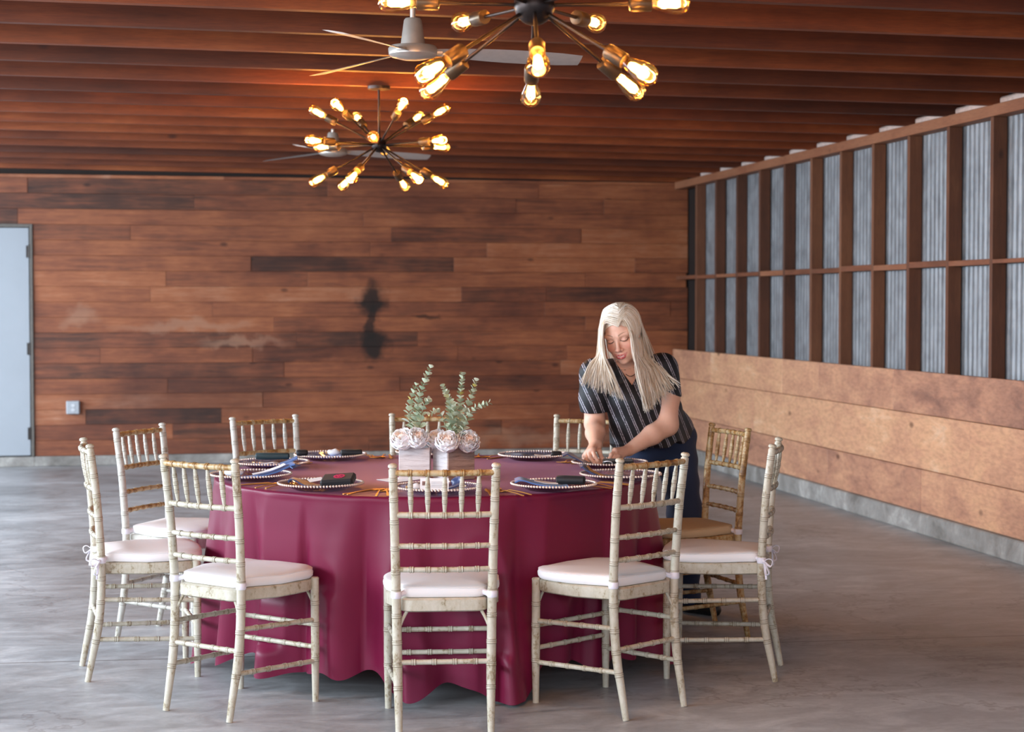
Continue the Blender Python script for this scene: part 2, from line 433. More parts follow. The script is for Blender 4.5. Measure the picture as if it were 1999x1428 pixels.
def petal():
    t = NT('white_rose_petal')
    a = t.attr('rnd').outputs['Fac']
    t.set(Base_Color=t.ramp(a, [(0.0, srgb(244, 206, 182)), (0.35, srgb(250, 234, 226)), (0.7, srgb(254, 250, 252))]), Roughness=0.6)
    t.p.inputs['Subsurface Weight'].default_value = 0.3; t.p.inputs['Subsurface Radius'].default_value = (0.02, 0.015, 0.012)
    return t.m
M_petal = petal()
def leafm():
    t = NT('silver_green_leaf'); a = t.attr('rnd').outputs['Fac']
    t.set(Base_Color=t.ramp(a, [(0.0, srgb(150, 166, 138)), (0.5, srgb(190, 200, 172)), (0.75, srgb(222, 228, 212)), (1.0, srgb(196, 182, 100))]), Roughness=0.6); return t.m
M_leaf = leafm()
M_stem = plain('sage_stem', srgb(138, 146, 118), 0.6)
M_tabletop = plain('folding_table_laminate', srgb(190, 180, 165), 0.5)
M_tableleg = plain('folding_table_steel', srgb(90, 90, 92), 0.4, 0.8)

# ------------------------------------------------------------------ the setting
XR = 4.74      # inner face of the right wall's studs
YB = 16.35     # face of the back wall's planks
m = MB(); m.box(-32, 14, -16, 24, -0.12, 0.0)
structure(m.build('floor', M_conc, smooth=False))

# back wall: horizontal planks above a concrete stem wall
rng = random.Random(3)
m = MB(); m.box(-8, 4.90, YB+0.03, YB+0.12, 0.0, 2.86)
wall_back = structure(m.build('wall_back', M_darkwood, smooth=False))
m = MB(); z = 0.092; row = 0
DX0, DX1, DZ1 = -2.27, -1.30, 2.20
while z < 2.64:
    h = 0.1405; z1 = min(z+h, 2.652)
    x = -8.0+rng.random()*-2
    while x < 4.865:
        L = rng.uniform(0.8, 3.4); x1 = min(x+L, 4.865); m.cur = min(1, max(0, rng.gauss(0.52, 0.20)))
        y = YB+rng.uniform(-0.004, 0.004)
        segs = [(max(x, -8), x1)]
        if z < DZ1-0.02:
            out = []
            for a, b in segs:
                if b <= DX0 or a >= DX1: out.append((a, b))
                else:
                    if a < DX0: out.append((a, DX0))
                    if b > DX1: out.append((DX1, b))
            segs = out
        for a, b in segs:
            if b-a > 0.02: m.box(a+0.001, b-0.001, y, YB+0.03, z+0.0008, z1-0.0008, 0.0012)
        x = x1
    z += h
m.build('planks', M_wall, wall_back, smooth=False)
m = MB(); m.box(DX1, 4.80, YB-0.03, YB+0.06, 0, 0.090, 0.006); m.box(-8, DX0, YB-0.03, YB+0.06, 0, 0.090, 0.006); m.box(DX0, DX1, YB-0.03, YB+0.06, 0, 0.088, 0.004)
structure(m.build('baseboard_back', M_curb, smooth=False))

# right wall: curb, pale planks, studs, corrugated metal
wall_right = structure(empty('wall_right', (XR, 8.0, 0)))
def rw(mb, name, mat, **kw):
    o = mb.build(name, mat, None, **kw); o.parent = wall_right; o.matrix_parent_inverse = Matrix.Translation((-XR, -8.0, 0)); return o
m = MB()                                            # corrugated sheet, waves along Y
xs = XR+0.098; pts = []
y = 2.0
while y < 15.66:
    pts.append((xs+0.0030*math.cos(2*PI*y/0.0635), y)); y += 0.0635/8
n = len(pts)
vs_ = [(x, y, 0.3) for x, y in pts]+[(x, y, 2.66) for x, y in pts]+[(x+0.002, y, 0.3) for x, y in pts]+[(x+0.002, y, 2.66) for x, y in pts]
m.add(vs_, [(i, i+1, n+i+1, n+i) for i in range(n-1)]+[(2*n+i, 3*n+i, 3*n+i+1, 2*n+i+1) for i in range(n-1)])
rw(m, 'metal_sheet', M_galv)
STUDS = [15.67-0.602*k for k in range(23)]
for y in STUDS:
    m = MB(); m.box(XR, XR+0.089, y-0.019, y+0.019, 0.13, 2.585, 0.002); rw(m, 'stud', M_stud, smooth=False)
    if y > 2.7:
        m = MB(); m.box(XR+0.001, XR+0.088, y-0.582, y-0.020, 1.712+random.uniform(-.006, .006), 1.748+random.uniform(-.006, .006), 0.002); rw(m, 'blocking', M_plate, smooth=False)
m = MB(); m.box(XR, XR+0.088, 15.690, 16.32, 1.712, 1.748, 0.002); rw(m, 'blocking', M_plate, smooth=False)
m = MB(); m.box(XR-0.012, XR+0.09, 2.0, 16.34, 2.586, 2.655, 0.003); rw(m, 'top_plate', M_plate, smooth=False)
m = MB(); m.box(XR+0.135, XR+0.17, 15.60, 16.42, 0.1, 2.95); m.box(XR+0.115, XR+0.134, 1.9, 15.66, 0.1, 2.95); rw(m, 'shade_backing', M_shade_deck, smooth=False)  # dark sheet painted in for the corner recess's shade; also backs the metal
m = MB(); rng = random.Random(11)
for z0, z1, joints in ((0.765, 1.04, [15.1, 13.2, 12.4, 11.0, 6.9, 3.6]), (0.41, 0.762, [13.9, 9.85, 5.9, 2.9]), (0.125, 0.407, [12.2, 10.55, 7.4, 4.1])):
    js = [16.33]+joints+[2.0]
    for a, b in zip(js[1:], js[:-1]):
        m.cur = rng.uniform(0.25, 0.85)
        if z0 > 0.7 and abs(b-11.0) < 0.1: m.cur = 0.12
        m.box(XR-0.03+rng.uniform(-.002, .002), XR-0.001, a+0.0015, b-0.0015, z0+0.001, z1, 0.003)
rw(m, 'planks', M_wains, smooth=False)
m = MB()
for k, y in enumerate(STUDS[:-1]):
    m2 = MB(); m2.box(XR+0.03, XR+0.06, y-0.58, y-0.03, 2.656, 2.70, 0.010); rw(m2, 'eave_block', M_eave)
m = MB(); m.box(XR-0.075, XR+0.12, 2.0, 16.34, 0, 0.135, 0.008); structure(m.build('baseboard_right', M_curb, smooth=False))

# roof: joists, skip boards, corrugated metal above
ceiling = structure(empty('ceiling', (0, 8.0, 2.7)))
def cz(x): return 2.693-0.0072*(x+1.0)
def ce(mb, name, mat, **kw):
    o = mb.build(name, mat, None, **kw); o.parent = ceiling; o.matrix_parent_inverse = Matrix.Translation((0, -8.0, -2.7)); return o
XL = -7.0
def sloped(mb, x0, x1, y0, y1, dz0, dz1):
    vs_ = [(x, y, cz(x)+d) for x in (x0, x1) for y in (y0, y1) for d in (dz0, dz1)]
    mb.add(vs_, [(0, 1, 3, 2), (4, 6, 7, 5), (0, 4, 5, 1), (2, 3, 7, 6), (0, 2, 6, 4), (1, 5, 7, 3)])
y = 16.27
while y > 0.2:
    m = MB(); sloped(m, XL, XR+0.09, y-0.026, y+0.026, 0.0, 0.125)
    ce(m, 'joist', M_joist, smooth=False); y -= 0.602
x = XL+0.2
while x < XR:
    m = MB(); sloped(m, x, x+0.09, -0.5, 16.45, 0.126, 0.145); ce(m, 'skip_board', M_stud, smooth=False); x += 0.42
m = MB(); pts = []; x = XL
while x < 5.1:
    pts.append((x, cz(x)+0.156+0.0085*math.cos(2*PI*x/0.0675))); x += 0.0675/8
n = len(pts)
m.add([(x, -0.8, z) for x, z in pts]+[(x, 16.6, z) for x, z in pts]+[(x, -0.8, z+.002) for x, z in pts]+[(x, 16.6, z+.002) for x, z in pts],
      [(i, n+i, n+i+1, i+1) for i in range(n-1)]+[(2*n+i, 2*n+i+1, 3*n+i+1, 3*n+i) for i in range(n-1)])
ce(m, 'roof_sheet', M_galv)
m = MB(); sloped(m, XL, 5.2, -1.0, 16.7, 0.172, 0.19); ce(m, 'roof_deck', M_shade_deck, smooth=False)

# door in the back wall
door = structure(empty('door_1', (DX0, YB, 0.09)))
def dr(mb, name, mat, parent=None, **kw):
    o = mb.build(name, mat, None, **kw); o.parent = parent or door; o.matrix_parent_inverse = Matrix.Translation((-DX0, -YB, -0.09)); return o
m = MB(); m.box(DX0+0.028, DX1-0.034, YB-0.005, YB+0.028, 0.10, 2.165, 0.003); dr(m, 'door_leaf', M_door, smooth=False)
m = MB(); m.box(DX0, DX0+0.025, YB-0.02, YB+0.029, 0.092, 2.20, 0.003); m.box(DX1-0.026, DX1, YB-0.02, YB+0.029, 0.092, 2.20, 0.003); m.box(DX0+0.025, DX1-0.026, YB-0.02, YB+0.029, 2.17, 2.20, 0.003)
dr(m, 'door_frame', M_frame, smooth=False)
for zc in (0.30, 1.07, 1.95):
    m = MB(); m.lathe((DX1-0.030, YB-0.014, zc-0.06), (0, 0, 1), [(0, 0.006), (0.004, 0.009), (0.116, 0.009), (0.12, 0.006)], 10)
    m.box(DX1-0.058, DX1-0.030, YB-0.008, YB-0.004, zc-0.055, zc+0.055); dr(m, 'hinge', M_hinge, smooth=False)

# outlet box on the wall
out = tag(empty('electrical_outlet', (-0.955, YB, 0.535)), 'grey surface-mounted electrical outlet on the plank wall right of the door', 'outlet')
m = MB(); m.box(-0.06, 0.06, -0.052, -0.004, -0.06, 0.06, 0.006); m.build('back_box', M_outbox, out, smooth=False)
m = MB(); m.box(-0.052, 0.052, -0.058, -0.0525, -0.056, 0.056, 0.002); fp = m.build('face_plate', M_outbox, out, smooth=False)
for k in (-1, 1):
    m = MB(); ol = [(0.017*math.cos(a), 0.0145*math.sin(a)) for a in [i*PI/8 for i in range(16)]]
    Mx = Matrix.Translation((0, -0.0582, 0.02*k)) @ Matrix.Rotation(PI/2, 4, 'X'); m.extrude(ol, 0, 0.003, Mx)
    m.build('socket', M_outlet, fp, smooth=False)

# ------------------------------------------------------------------ a point seen at a pixel of the 1999x1428 frame
_F = Vector((math.sin(YAW)*math.cos(PITCH), math.cos(YAW)*math.cos(PITCH), -math.sin(PITCH)))
_R = Vector((math.cos(YAW), -math.sin(YAW), 0)); _U = _R.cross(_F); _C = Vector((0, 0, CAM_H))
def ray(x, y): return _F+_R*((x-999.5)/3400)-_U*((y-714)/3400)
def at_z(x, y, z):
    r = ray(x, y); return _C+r*((z-CAM_H)/r.z)
def at_d(x, y, d): return _C+ray(x, y)*d

# ------------------------------------------------------------------ chiavari chairs
def rod(mb, path, r, nodes, seg=10, bump=1.22, n=None, prof=None, w=0.006, groove=True):
    """turned bamboo-look rod: path sampled by length, a raised ring at each node (0..1)"""
    P = [Vector(p) for p in path]
    L = [0.0]
    for a, b in zip(P[:-1], P[1:]): L.append(L[-1]+(b-a).length)
    T = L[-1]
    def at(u):
        s = u*T
        for i in range(len(P)-1):
            if s <= L[i+1] or i == len(P)-2:
                return P[i].lerp(P[i+1], (s-L[i])/max(1e-9, L[i+1]-L[i]))
    us = set([i/(n or 14) for i in range((n or 14)+1)])
    for k in nodes:
        for dlt in (-1.6, -1.0, -0.55, -0.2, 0.2, 0.55, 1.0, 1.6): us.add(min(1, max(0, k+dlt*w/T)))
    us = sorted(us)
    rr = []
    for u in us:
        base = prof(u) if prof else r
        m_ = 1.0
        for k in nodes:
            x = abs(u-k)*T/w
            if x < 1.05: m_ = max(m_, bump if x > 0.3 else 1+(bump-1)*0.45)
        rr.append(base*m_)
    pts = [at(u) for u in us]
    n0 = len(mb.f)
    mb.tube(pts, rr, seg)
    # mark the groove faces so that they take the darker tone
    fi = n0
    for i in range(len(us)-1):
        mid = (us[i]+us[i+1])/2
        dark = groove and any(abs(mid-k)*T < 0.3*w or abs(abs(mid-k)*T-1.3*w) < 0.32*w for k in nodes)
        for j in range(seg):
            mb.r[fi] = 0.1 if dark else 0.6
            fi += 1

def post_path(sx):
    pts = [(0.158, -0.056, 0.0), (0.159, -0.036, 0.10), (0.161, -0.016, 0.20), (0.163, -0.004, 0.31), (0.165, 0.0, 0.45), (0.168, -0.006, 0.58), (0.172, -0.018, 0.74), (0.177, -0.040, 0.915)]
    return smooth_path([(sx*a, b, c) for a, b, c in pts], 40)
def post_at(sx, z):
    p = post_path(sx)
    for a, b in zip(p[:-1], p[1:]):
        if b.z >= z: return a.lerp(b, (z-a.z)/(b.z-a.z))
    return p[-1]
def rail(mb, z, r, nodes, bow=0.02, zoff=0.0):
    a, b = post_at(-1, z), post_at(1, z)
    path = []
    for i in range(9):
        u = i/8; q = a.lerp(b, u); q.y -= bow*(1-(2*u-1)**2); path.append(q)
    rod(mb, path, r, nodes, n=16)
    return path

def seat_outline(front, half, rear, y0, cr=0.075, n=8):
    """rounded trapezoid, counter-clockwise from the rear left"""
    pts = []
    def arc(cx, cy, r, a0, a1):
        for i in range(n+1):
            a = math.radians(a0+(a1-a0)*i/n); pts.append((cx+r*math.cos(a), cy+r*math.sin(a)))
    arc(-rear+0.045, y0+0.045, 0.045, 180, 270); arc(rear-0.045, y0+0.045, 0.045, 270, 360)
    pts.append((half*0.985, y0+0.17)); pts.append((half*1.01, y0+0.26))
    arc(half-cr, front-cr, cr, 5, 85); pts.append((0, front+0.008)); arc(-half+cr, front-cr, cr, 95, 175)
    pts.append((-half*1.01, y0+0.26)); pts.append((-half*0.985, y0+0.17))
    return pts

def inset(pts, d):
    """shrink towards the middle of the seat by about d"""
    return [(x*(1-d/0.19), 0.195+(y-0.195)*(1-d/0.195)) for x, y in pts]

def make_chair(paint, cush, bow=False):
    root = empty('chiavari_chair', (0, 0, 0))
    cache = {}
    for s in (-1, 1):
        m = MB(); pp = post_path(s)
        prof = lambda u: 0.0118+0.0046*min(1, u/0.22) if u < 0.22 else 0.0164-0.0018*max(0, (u-0.45)/0.55)
        rod(m, pp, 0.015, [0.175, 0.262, 0.345, 0.445, 0.535, 0.61, 0.70, 0.80, 0.885, 0.962], seg=14, bump=1.07, n=44, prof=prof, w=0.0055)
        d = pp[-1]-pp[-2]
        m.cur = 0.6
        m.lathe(pp[-1]-d.normalized()*0.002, d, [(0, 0.0135), (0.003, 0.0115), (0.006, 0.0115), (0.009, 0.0158), (0.014, 0.0166), (0.018, 0.015), (0.021, 0.010), (0.0215, 0.0)], 14)
        m.build('back_post', paint, root)
        m = MB()
        lp = [(s*0.190, 0.368, 0.0), (s*0.190, 0.368, 0.2), (s*0.190, 0.366, 0.462)]
        rod(m, lp, 0.0155, [0.345, 0.63, 0.80], seg=14, bump=1.07, n=24, prof=lambda u: 0.0118+0.004*min(1, u/0.4), w=0.0055)
        m.cur = 0.6; m.lathe((s*0.190, 0.366, 0.455), (0, 0, 1), [(0, 0.0160), (0.007, 0.0165), (0.011, 0.013), (0.012, 0)], 14)
        m.build('front_leg', paint, root)
    five = [(k+1)/6.0 for k in range(5)]
    m = MB(); m.cur = .6; tp = rail(m, 0.902, 0.0108, five, 0.022); m.build('top_rail', paint, root)
    m = MB(); bp = rail(m, 0.756, 0.0104, five, 0.020); m.build('back_rail', paint, root)
    for z in (0.648, 0.566):
        m = MB(); rail(m, z, 0.0094, five, 0.018); m.build('back_slat', paint, root)
    def pat(path, u):
        i = min(int(u*8), 7); return path[i].lerp(path[i+1], u*8-i)
    for u in five:
        m = MB(); a = pat(bp, u); b = pat(tp, u); a = a+Vector((0, 0, 0.008)); b = b-Vector((0, 0, 0.008))
        rod(m, [a, a.lerp(b, .5), b], 0.008, [0.30, 0.52, 0.74], seg=10, bump=1.10, n=20, prof=lambda t: 0.0052+0.0042*math.sin(PI*min(1, max(0, t)))**0.8, w=0.0045)
        m.build('spindle', paint, root)
    # seat frame
    m = MB(); m.cur = 0.6
    so = seat_outline(0.392, 0.202, 0.152, -0.012, 0.09)
    lay = [(0.006, 0.418), (0.0, 0.423), (0.0, 0.459), (0.006, 0.464)]
    m.rings([[(x, y, z) for x, y in inset(so, d)] for d, z in lay])
    for s in (-1, 1): pass
    m.build('seat_frame', paint, root)
    def stretch(a, b, nodes, r=0.0092):
        m = MB(); rod(m, [a, Vector(a).lerp(Vector(b), .5), b], r, nodes, n=14, bump=1.2); m.build('stretcher', paint, root)
    for s in (-1, 1):
        for zr, zf in ((0.322, 0.306), (0.166, 0.152)):
            p = post_at(s, zr); stretch((p.x, p.y, zr), (s*0.190, 0.368, zf), [0.2, 0.4, 0.6, 0.8])
    p1, p2 = post_at(-1, 0.245), post_at(1, 0.245); stretch(p1, p2, [0.17, 0.39, 0.61, 0.83])
    for z in (0.288, 0.204): stretch((-0.19, 0.368, z), (0.19, 0.368, z), [0.2, 0.4, 0.6, 0.8])
    for s in (-1, 1):       # little bent brackets under the seat
        m = MB(); m.cur = .6
        a = post_at(s, 0.375); m.tube(smooth_path([(a.x-s*0.012, a.y, 0.372), (s*0.142, 0.004, 0.395), (s*0.128, 0.008, 0.42)], 7), 0.0055, 8); m.build('corner_brace', paint, root)
        m = MB(); m.cur = .6
        m.tube(smooth_path([(s*0.178, 0.366, 0.372), (s*0.165, 0.366, 0.395), (s*0.148, 0.366, 0.42)], 7), 0.0055, 8); m.build('corner_brace', paint, root)
    # cushion
    co = seat_outline(0.398, 0.207, 0.152, 0.002, 0.095)
    m = MB()
    lay = [(0.020, 0.4655), (0.006, 0.4665), (0.001, 0.474), (0.0, 0.486), (0.003, 0.496), (0.0015, 0.4985), (0.004, 0.501), (0.012, 0.5045), (0.04, 0.509), (0.08, 0.512), (0.13, 0.513)]
    m.rings([[(x, y, z+0.0022*math.sin(x*41+y*23)*(1 if 0.47 < z < 0.51 else 0.4)) for x, y in inset(co, d)] for d, z in lay])
    cu = m.build('cushion', cush, root)
    for s in (-1, 1):
        m = MB(); p = post_at(s, 0.478)
        m.lathe((p.x, p.y, 0.466), (0, 0.0, 1), [(0, 0.0168), (0.003, 0.0186), (0.020, 0.0188), (0.0235, 0.0168)], 14)
        m.tube(smooth_path([(p.x-s*0.012, p.y+0.008, 0.476), (p.x-s*0.022, p.y+0.014, 0.480), (p.x-s*0.034, p.y+0.022, 0.484)], 6), 0.010, 8, flat=1.0)
        if bow:
            q = Vector((p.x+s*0.018, p.y-0.010, 0.476))
            loops = [[(0, 0, 0), (s*0.012, -0.02, 0.012), (s*0.014, -0.034, 0.004), (s*0.010, -0.026, -0.018), (0, 0, 0)],
                     [(0, 0, 0), (s*0.010, -0.010, -0.016), (s*0.014, -0.022, -0.044), (s*0.008, -0.006, -0.050), (0.0, 0, -0.012), (0, 0, 0)],
                     [(0, 0, 0), (s*0.004, -0.006, -0.03), (s*0.006, -0.010, -0.07)]]
            for lp in loops:
                m.tube([q+v for v in smooth_path(lp, 22)], 0.0045, 6, flat=0.45)
            m.ball(q, 0.0075, 8, 6)
        m.build('tie', M_tie, cu)
    return root

CHAIRS = {  # x, y, turn, which, label
    'A': (0.893, 5.921, 353.9, 'c', 'cream bamboo-style chair nearest the camera, seen square from behind'),
    'B': (0.094, 6.343, 314.5, 'c', 'cream bamboo-style chair left of the nearest one, its back turned to us at an angle'),
    'C': (-0.325, 7.129, 276.9, 'cb', 'leftmost cream chair, seen edge-on in profile with white bow ties'),
    'D': (-0.144, 7.968, 236.2, 'w', 'chalky white chair at the left end, behind the edge-on one'),
    'E': (0.425, 8.527, 208.3, 'w', 'white chair across the table on the left, facing us over the dark rolls'),
    'F': (1.207, 8.560, 170.0, 'c', 'cream chair across the table, half hidden behind the flower boxes'),
    'G': (1.949, 8.256, 144.1, 'c', 'cream chair across the table, partly covered by the woman\'s right arm'),
    'H': (2.385, 7.479, 99.1, 'g', 'golden worn chair with beige cushion just right of the woman'),
    'I': (2.297, 6.631, 66.6, 'cb', 'rightmost cream chair, seen edge-on with a ribbon bow hanging at its post'),
    'J': (1.652, 6.088, 33.1, 'c', 'cream chair in front of the woman, its slanted back turned to us'),
}
protos = {}
for k, (x, y, a, v, lab) in CHAIRS.items():
    if v not in protos:
        protos[v] = make_chair({'c': M_chair, 'cb': M_chair, 'w': M_chair_w, 'g': M_chair_g}[v], M_cushb if v == 'g' else M_cush, v == 'cb'); o = protos[v]
    else: o = copy_tree(protos[v])
    o.location = (x, y, 0); o.rotation_euler = (0, 0, math.radians(a))
    for ch in o.children:
        nm = ch.name.split('.')[0]
        if (k in 'DEJA' and nm == 'top_rail') or (k in 'DE' and nm in ('back_rail', 'back_slat')):
            ch.material_slots[0].link = 'OBJECT'; ch.material_slots[0].material = M_chair_g; ch['label'] = 'gold-toned rail'  # golden tone on these rails only
    tag(o, lab, 'chair', 'chairs around the round table')

# ------------------------------------------------------------------ round table and its cloth
TX, TY, TZ = 1.055, 7.26, 0.766
tb = tag(empty('round_table', (TX, TY, 0)), 'round folding banquet table hidden under the burgundy cloth', 'table')
m = MB(); m.lathe((0, 0, 0.735), (0, 0, 1), [(0, 0.886), (0.003, 0.890), (0.021, 0.890), (0.0235, 0.886)], 72); m.build('tabletop', M_tabletop, tb)
for sx in (-1, 1):
    for sy in (-1, 1):
        m = MB(); m.tube([(sx*0.45, sy*0.35, 0.0), (sx*0.45, sy*0.35, 0.735)], 0.014, 10); m.build('leg', M_tableleg, tb)
RIDGES = [(-139.4, 0.055, 7), (-128, 0.020, 4), (-119, 0.035, 4), (-104, 0.100, 5.5), (-93, 0.03, 4), (-83.5, 0.145, 5.8), (-56, 0.04, 5), (-68, 0.012, 4), (-25, 0.13, 8), (-42, 0.035, 5), (3, 0.05, 7), (28, 0.08, 8), (58, 0.06, 7), (88, 0.09, 8), (120, 0.07, 7),
          (152, 0.15, 7), (170, 0.03, 5), (-177, 0.10, 6), (-160, 0.06, 6)]
def ridge(deg):
    a = 0
    for c, h, w in RIDGES:
        d = (deg-c+180) % 360-180; a += h*math.exp(-(d/w)**2)
    return a
def sstep(a, b, x):
    t = min(1, max(0, (x-a)/(b-a))); return t*t*(3-2*t)
def give_way(r, ang, z):
    """the cloth is pushed in where a chair's front stands against it"""
    ca, sa = math.cos(ang), math.sin(ang)
    for x, y, rot, v, lab in CHAIRS.values():
        c, s_ = math.cos(math.radians(rot)), math.sin(math.radians(rot))
        dx, dy = TX+r*ca-x, TY+r*sa-y
        lx, ly = c*dx+s_*dy, -s_*dx+c*dy
        if abs(lx) > 0.30 or ly > 0.43: continue
        fy = -(-s_*ca+c*sa)                       # how fast ly falls as r grows
        if fy < 0.15: continue
        seat = sstep(0.33, 0.41, z); rail_ = sstep(0.15, 0.20, z)
        lim = 0.390+0.026*seat
        w = 1-sstep(0.225, 0.285, abs(lx))
        leg = 1-sstep(0.028, 0.065, abs(abs(lx)-0.19))
        w *= max(rail_, leg)
        if ly < lim: r -= w*(lim-ly)/fy
    return r
m = MB(); N = 540; NT_ = 54; R = []
for rr, zz in ((0.02, 0), (0.3, 0), (0.6, 0), (0.8, 0), (0.895, 0), (0.909, -0.001), (0.915, -0.004), (0.9185, -0.010)):
    R.append([(rr*math.cos(2*PI*i/N), rr*math.sin(2*PI*i/N), TZ+zz) for i in range(N)])
for k in range(1, NT_+1):
    t = k/NT_; ring = []
    for i in range(N):
        dg = 360*i/N; A = ridge(dg+2.0*math.sin(t*3+dg*0.05))
        hem = 0.125-0.110*min(1.0, (A/0.10)**0.8)
        hem = max(0.012, hem+0.008*math.sin(math.radians(dg*9)))
        zt = TZ-0.010-(TZ-0.010-hem)*t
        s = t**0.95
        r = 0.917+A*s-0.045*s*(1-min(1, A/0.06))+(0.062*(abs(math.sin(math.radians(dg*9.5+35*math.sin(math.radians(dg*3))+14*t)))**0.7-0.6)*(0.65+0.5*math.sin(math.radians(dg*5+40)))+0.006*math.sin(math.radians(dg*43+30*t))*t)*min(1, t*2.2)
        r = give_way(r, math.radians(dg), zt)
        ring.append((r*math.cos(math.radians(dg)), r*math.sin(math.radians(dg)), zt))
    R.append(ring)
m.rings(R, cap0=True, cap1=False)
cl = m.build('tablecloth', M_satin, None, angle=180); cl.location = (TX, TY, 0)
tag(cl, 'burgundy satin cloth draped to the floor over the round table', 'tablecloth')

# ------------------------------------------------------------------ place settings
PH = {'A': 'the chair nearest the camera', 'B': 'the angled chair left of the nearest one', 'C': 'the leftmost edge-on chair', 'D': 'the white chair behind the leftmost one',
      'E': 'the white chair across on the left', 'F': 'the chair behind the flower boxes', 'G': 'the far chair by the woman\'s right arm', 'H': 'the beige-cushioned chair, under her hands',
      'I': 'the rightmost edge-on chair', 'J': 'the chair in front of the woman'}
PL = {'A': (0.955, 6.49), 'B': (0.531, 6.702), 'C': (0.282, 7.111), 'D': (0.391, 7.637), 'E': (0.676, 7.969), 'F': (1.15, 8.03), 'G': (1.593, 7.793), 'H': (1.839, 7.36), 'I': (1.755, 6.838), 'J': (1.408, 6.516)}
CT = TZ+0.001
# charger
m = MB()
m.lathe((0, 0, 0), (0, 0, 1), [(0.0, 0.0), (0.0, 0.098), (0.002, 0.104), (0.012, 0.128), (0.021, 0.156), (0.0235, 0.163), (0.0255, 0.163), (0.0235, 0.155), (0.0150, 0.128), (0.0065, 0.104), (0.0048, 0.096), (0.0048, 0.0)], 64, False, False)
me_plate = m.mesh('charger_plate', M_glass)
m = MB()
for i in range(84):
    a = 2*PI*i/84; m.ball((0.1625*math.cos(a), 0.1625*math.sin(a), 0.0255), 0.0050, 7, 5)
me_bead = m.mesh('beaded_rim', M_bead)
# cutlery, each lying along y with the handle at -y
def knife_mesh():
    m = MB(); 
    m.rings([[(x*w, y, z+0.0015) for x, z in ((-1, 0), (-0.7, 0.0018), (0.7, 0.0018), (1, 0), (0.7, -0.0015), (-0.7, -0.0015))] for y, w in ((-0.11, 0.004), (-0.105, 0.0055), (-0.02, 0.0045), (0.0, 0.004), (0.008, 0.0085), (0.07, 0.009), (0.10, 0.0055), (0.112, 0.001))])
    return m.mesh('table_knife', M_gold)
def handle(m, y1):
    m.rings([[(x*w, y, z+zz) for x, z in ((-1, 0), (-0.7, 0.0014), (0.7, 0.0014), (1, 0), (0.7, -0.0014), (-0.7, -0.0014))] for y, w, zz in
             ((-0.105, 0.004, 0.0016), (-0.10, 0.006, 0.002), (-0.06, 0.0045, 0.006), (-0.01, 0.003, 0.008), (0.025, 0.003, 0.009), (y1, 0.0035, 0.004))])
def spoon_mesh():
    m = MB(); handle(m, 0.05); R = []
    for k in range(9):
        t = k/8; y = 0.045+0.062*t; w = 0.0195*math.sin(PI*min(1, (t*0.96+0.04)))**0.6
        R.append([(w*c, y, 0.0065-0.0052*(1-c*c)*math.sin(PI*t)-e) for c, e in ((-1, 0), (-0.5, 0), (0, 0), (0.5, 0), (1, 0), (0.5, 0.001), (0, 0.001), (-0.5, 0.001))])
    m.rings(R); return m.mesh('table_spoon', M_gold)
def fork_mesh():
    m = MB(); handle(m, 0.04)
    m.rings([[(x*w, y, 0.004+z*0.0012+zz) for x, z in ((-1, -1), (1, -1), (1, 1), (-1, 1))] for y, w, zz in ((0.036, 0.004, 0), (0.046, 0.010, -0.0015), (0.062, 0.0115, -0.0022), (0.066, 0.0115, -0.002))])
    for k in range(4):
        x = -0.0098+k*0.00653
        m.rings([[(x+a*0.0017, y, 0.004+b*0.001+zz) for a, b in ((-1, -1), (1, -1), (1, 1), (-1, 1))] for y, zz in ((0.065, -0.002), (0.085, -0.0015), (0.100, 0.002))])
    return m.mesh('table_fork', M_gold)
me_k, me_s, me_f = knife_mesh(), spoon_mesh(), fork_mesh()
NOCUT = set()
for k, (px, py) in PL.items():
    ang = math.atan2(TY-py, TX-px)-PI/2           # local +y points to the table centre
    pl = link('charger_plate', me_plate); pl.location = (px, py, CT); pl.rotation_euler = (0, 0, ang)
    tag(pl, 'clear glass charger with beaded rim set for '+PH[k], 'plate', 'beaded chargers on the table')
    br = link('beaded_rim', me_bead, pl); br['label'] = 'rose gold beads'
    for nm, me, lx, ly, rz, wd in (('table_fork', me_f, -0.192, 0.0, 0.05, 'inner'), ('table_fork', me_f, -0.222, -0.01, -0.08, 'outer'), ('table_spoon', me_s, 0.222, -0.008, -0.06, ''), ('table_knife', me_k, 0.190, 0.0, 0.04, '')):
        c, s_ = math.cos(ang), math.sin(ang)
        gx, gy = px+c*lx-s_*ly, py+s_*lx+c*ly
        if (k, nm, wd) in NOCUT: continue
        o = link(nm, me); o.location = (gx, gy, CT+0.0005); o.rotation_euler = (0, 0, ang+rz)
        kind = nm.split('_')[1]
        tag(o, ('gold %s %s laid for %s' % (wd, kind, PH[k])).replace('  ', ' '), kind, 'gold %s on the table' % ({'knife': 'knives', 'fork': 'forks', 'spoon': 'spoons'}[kind]))

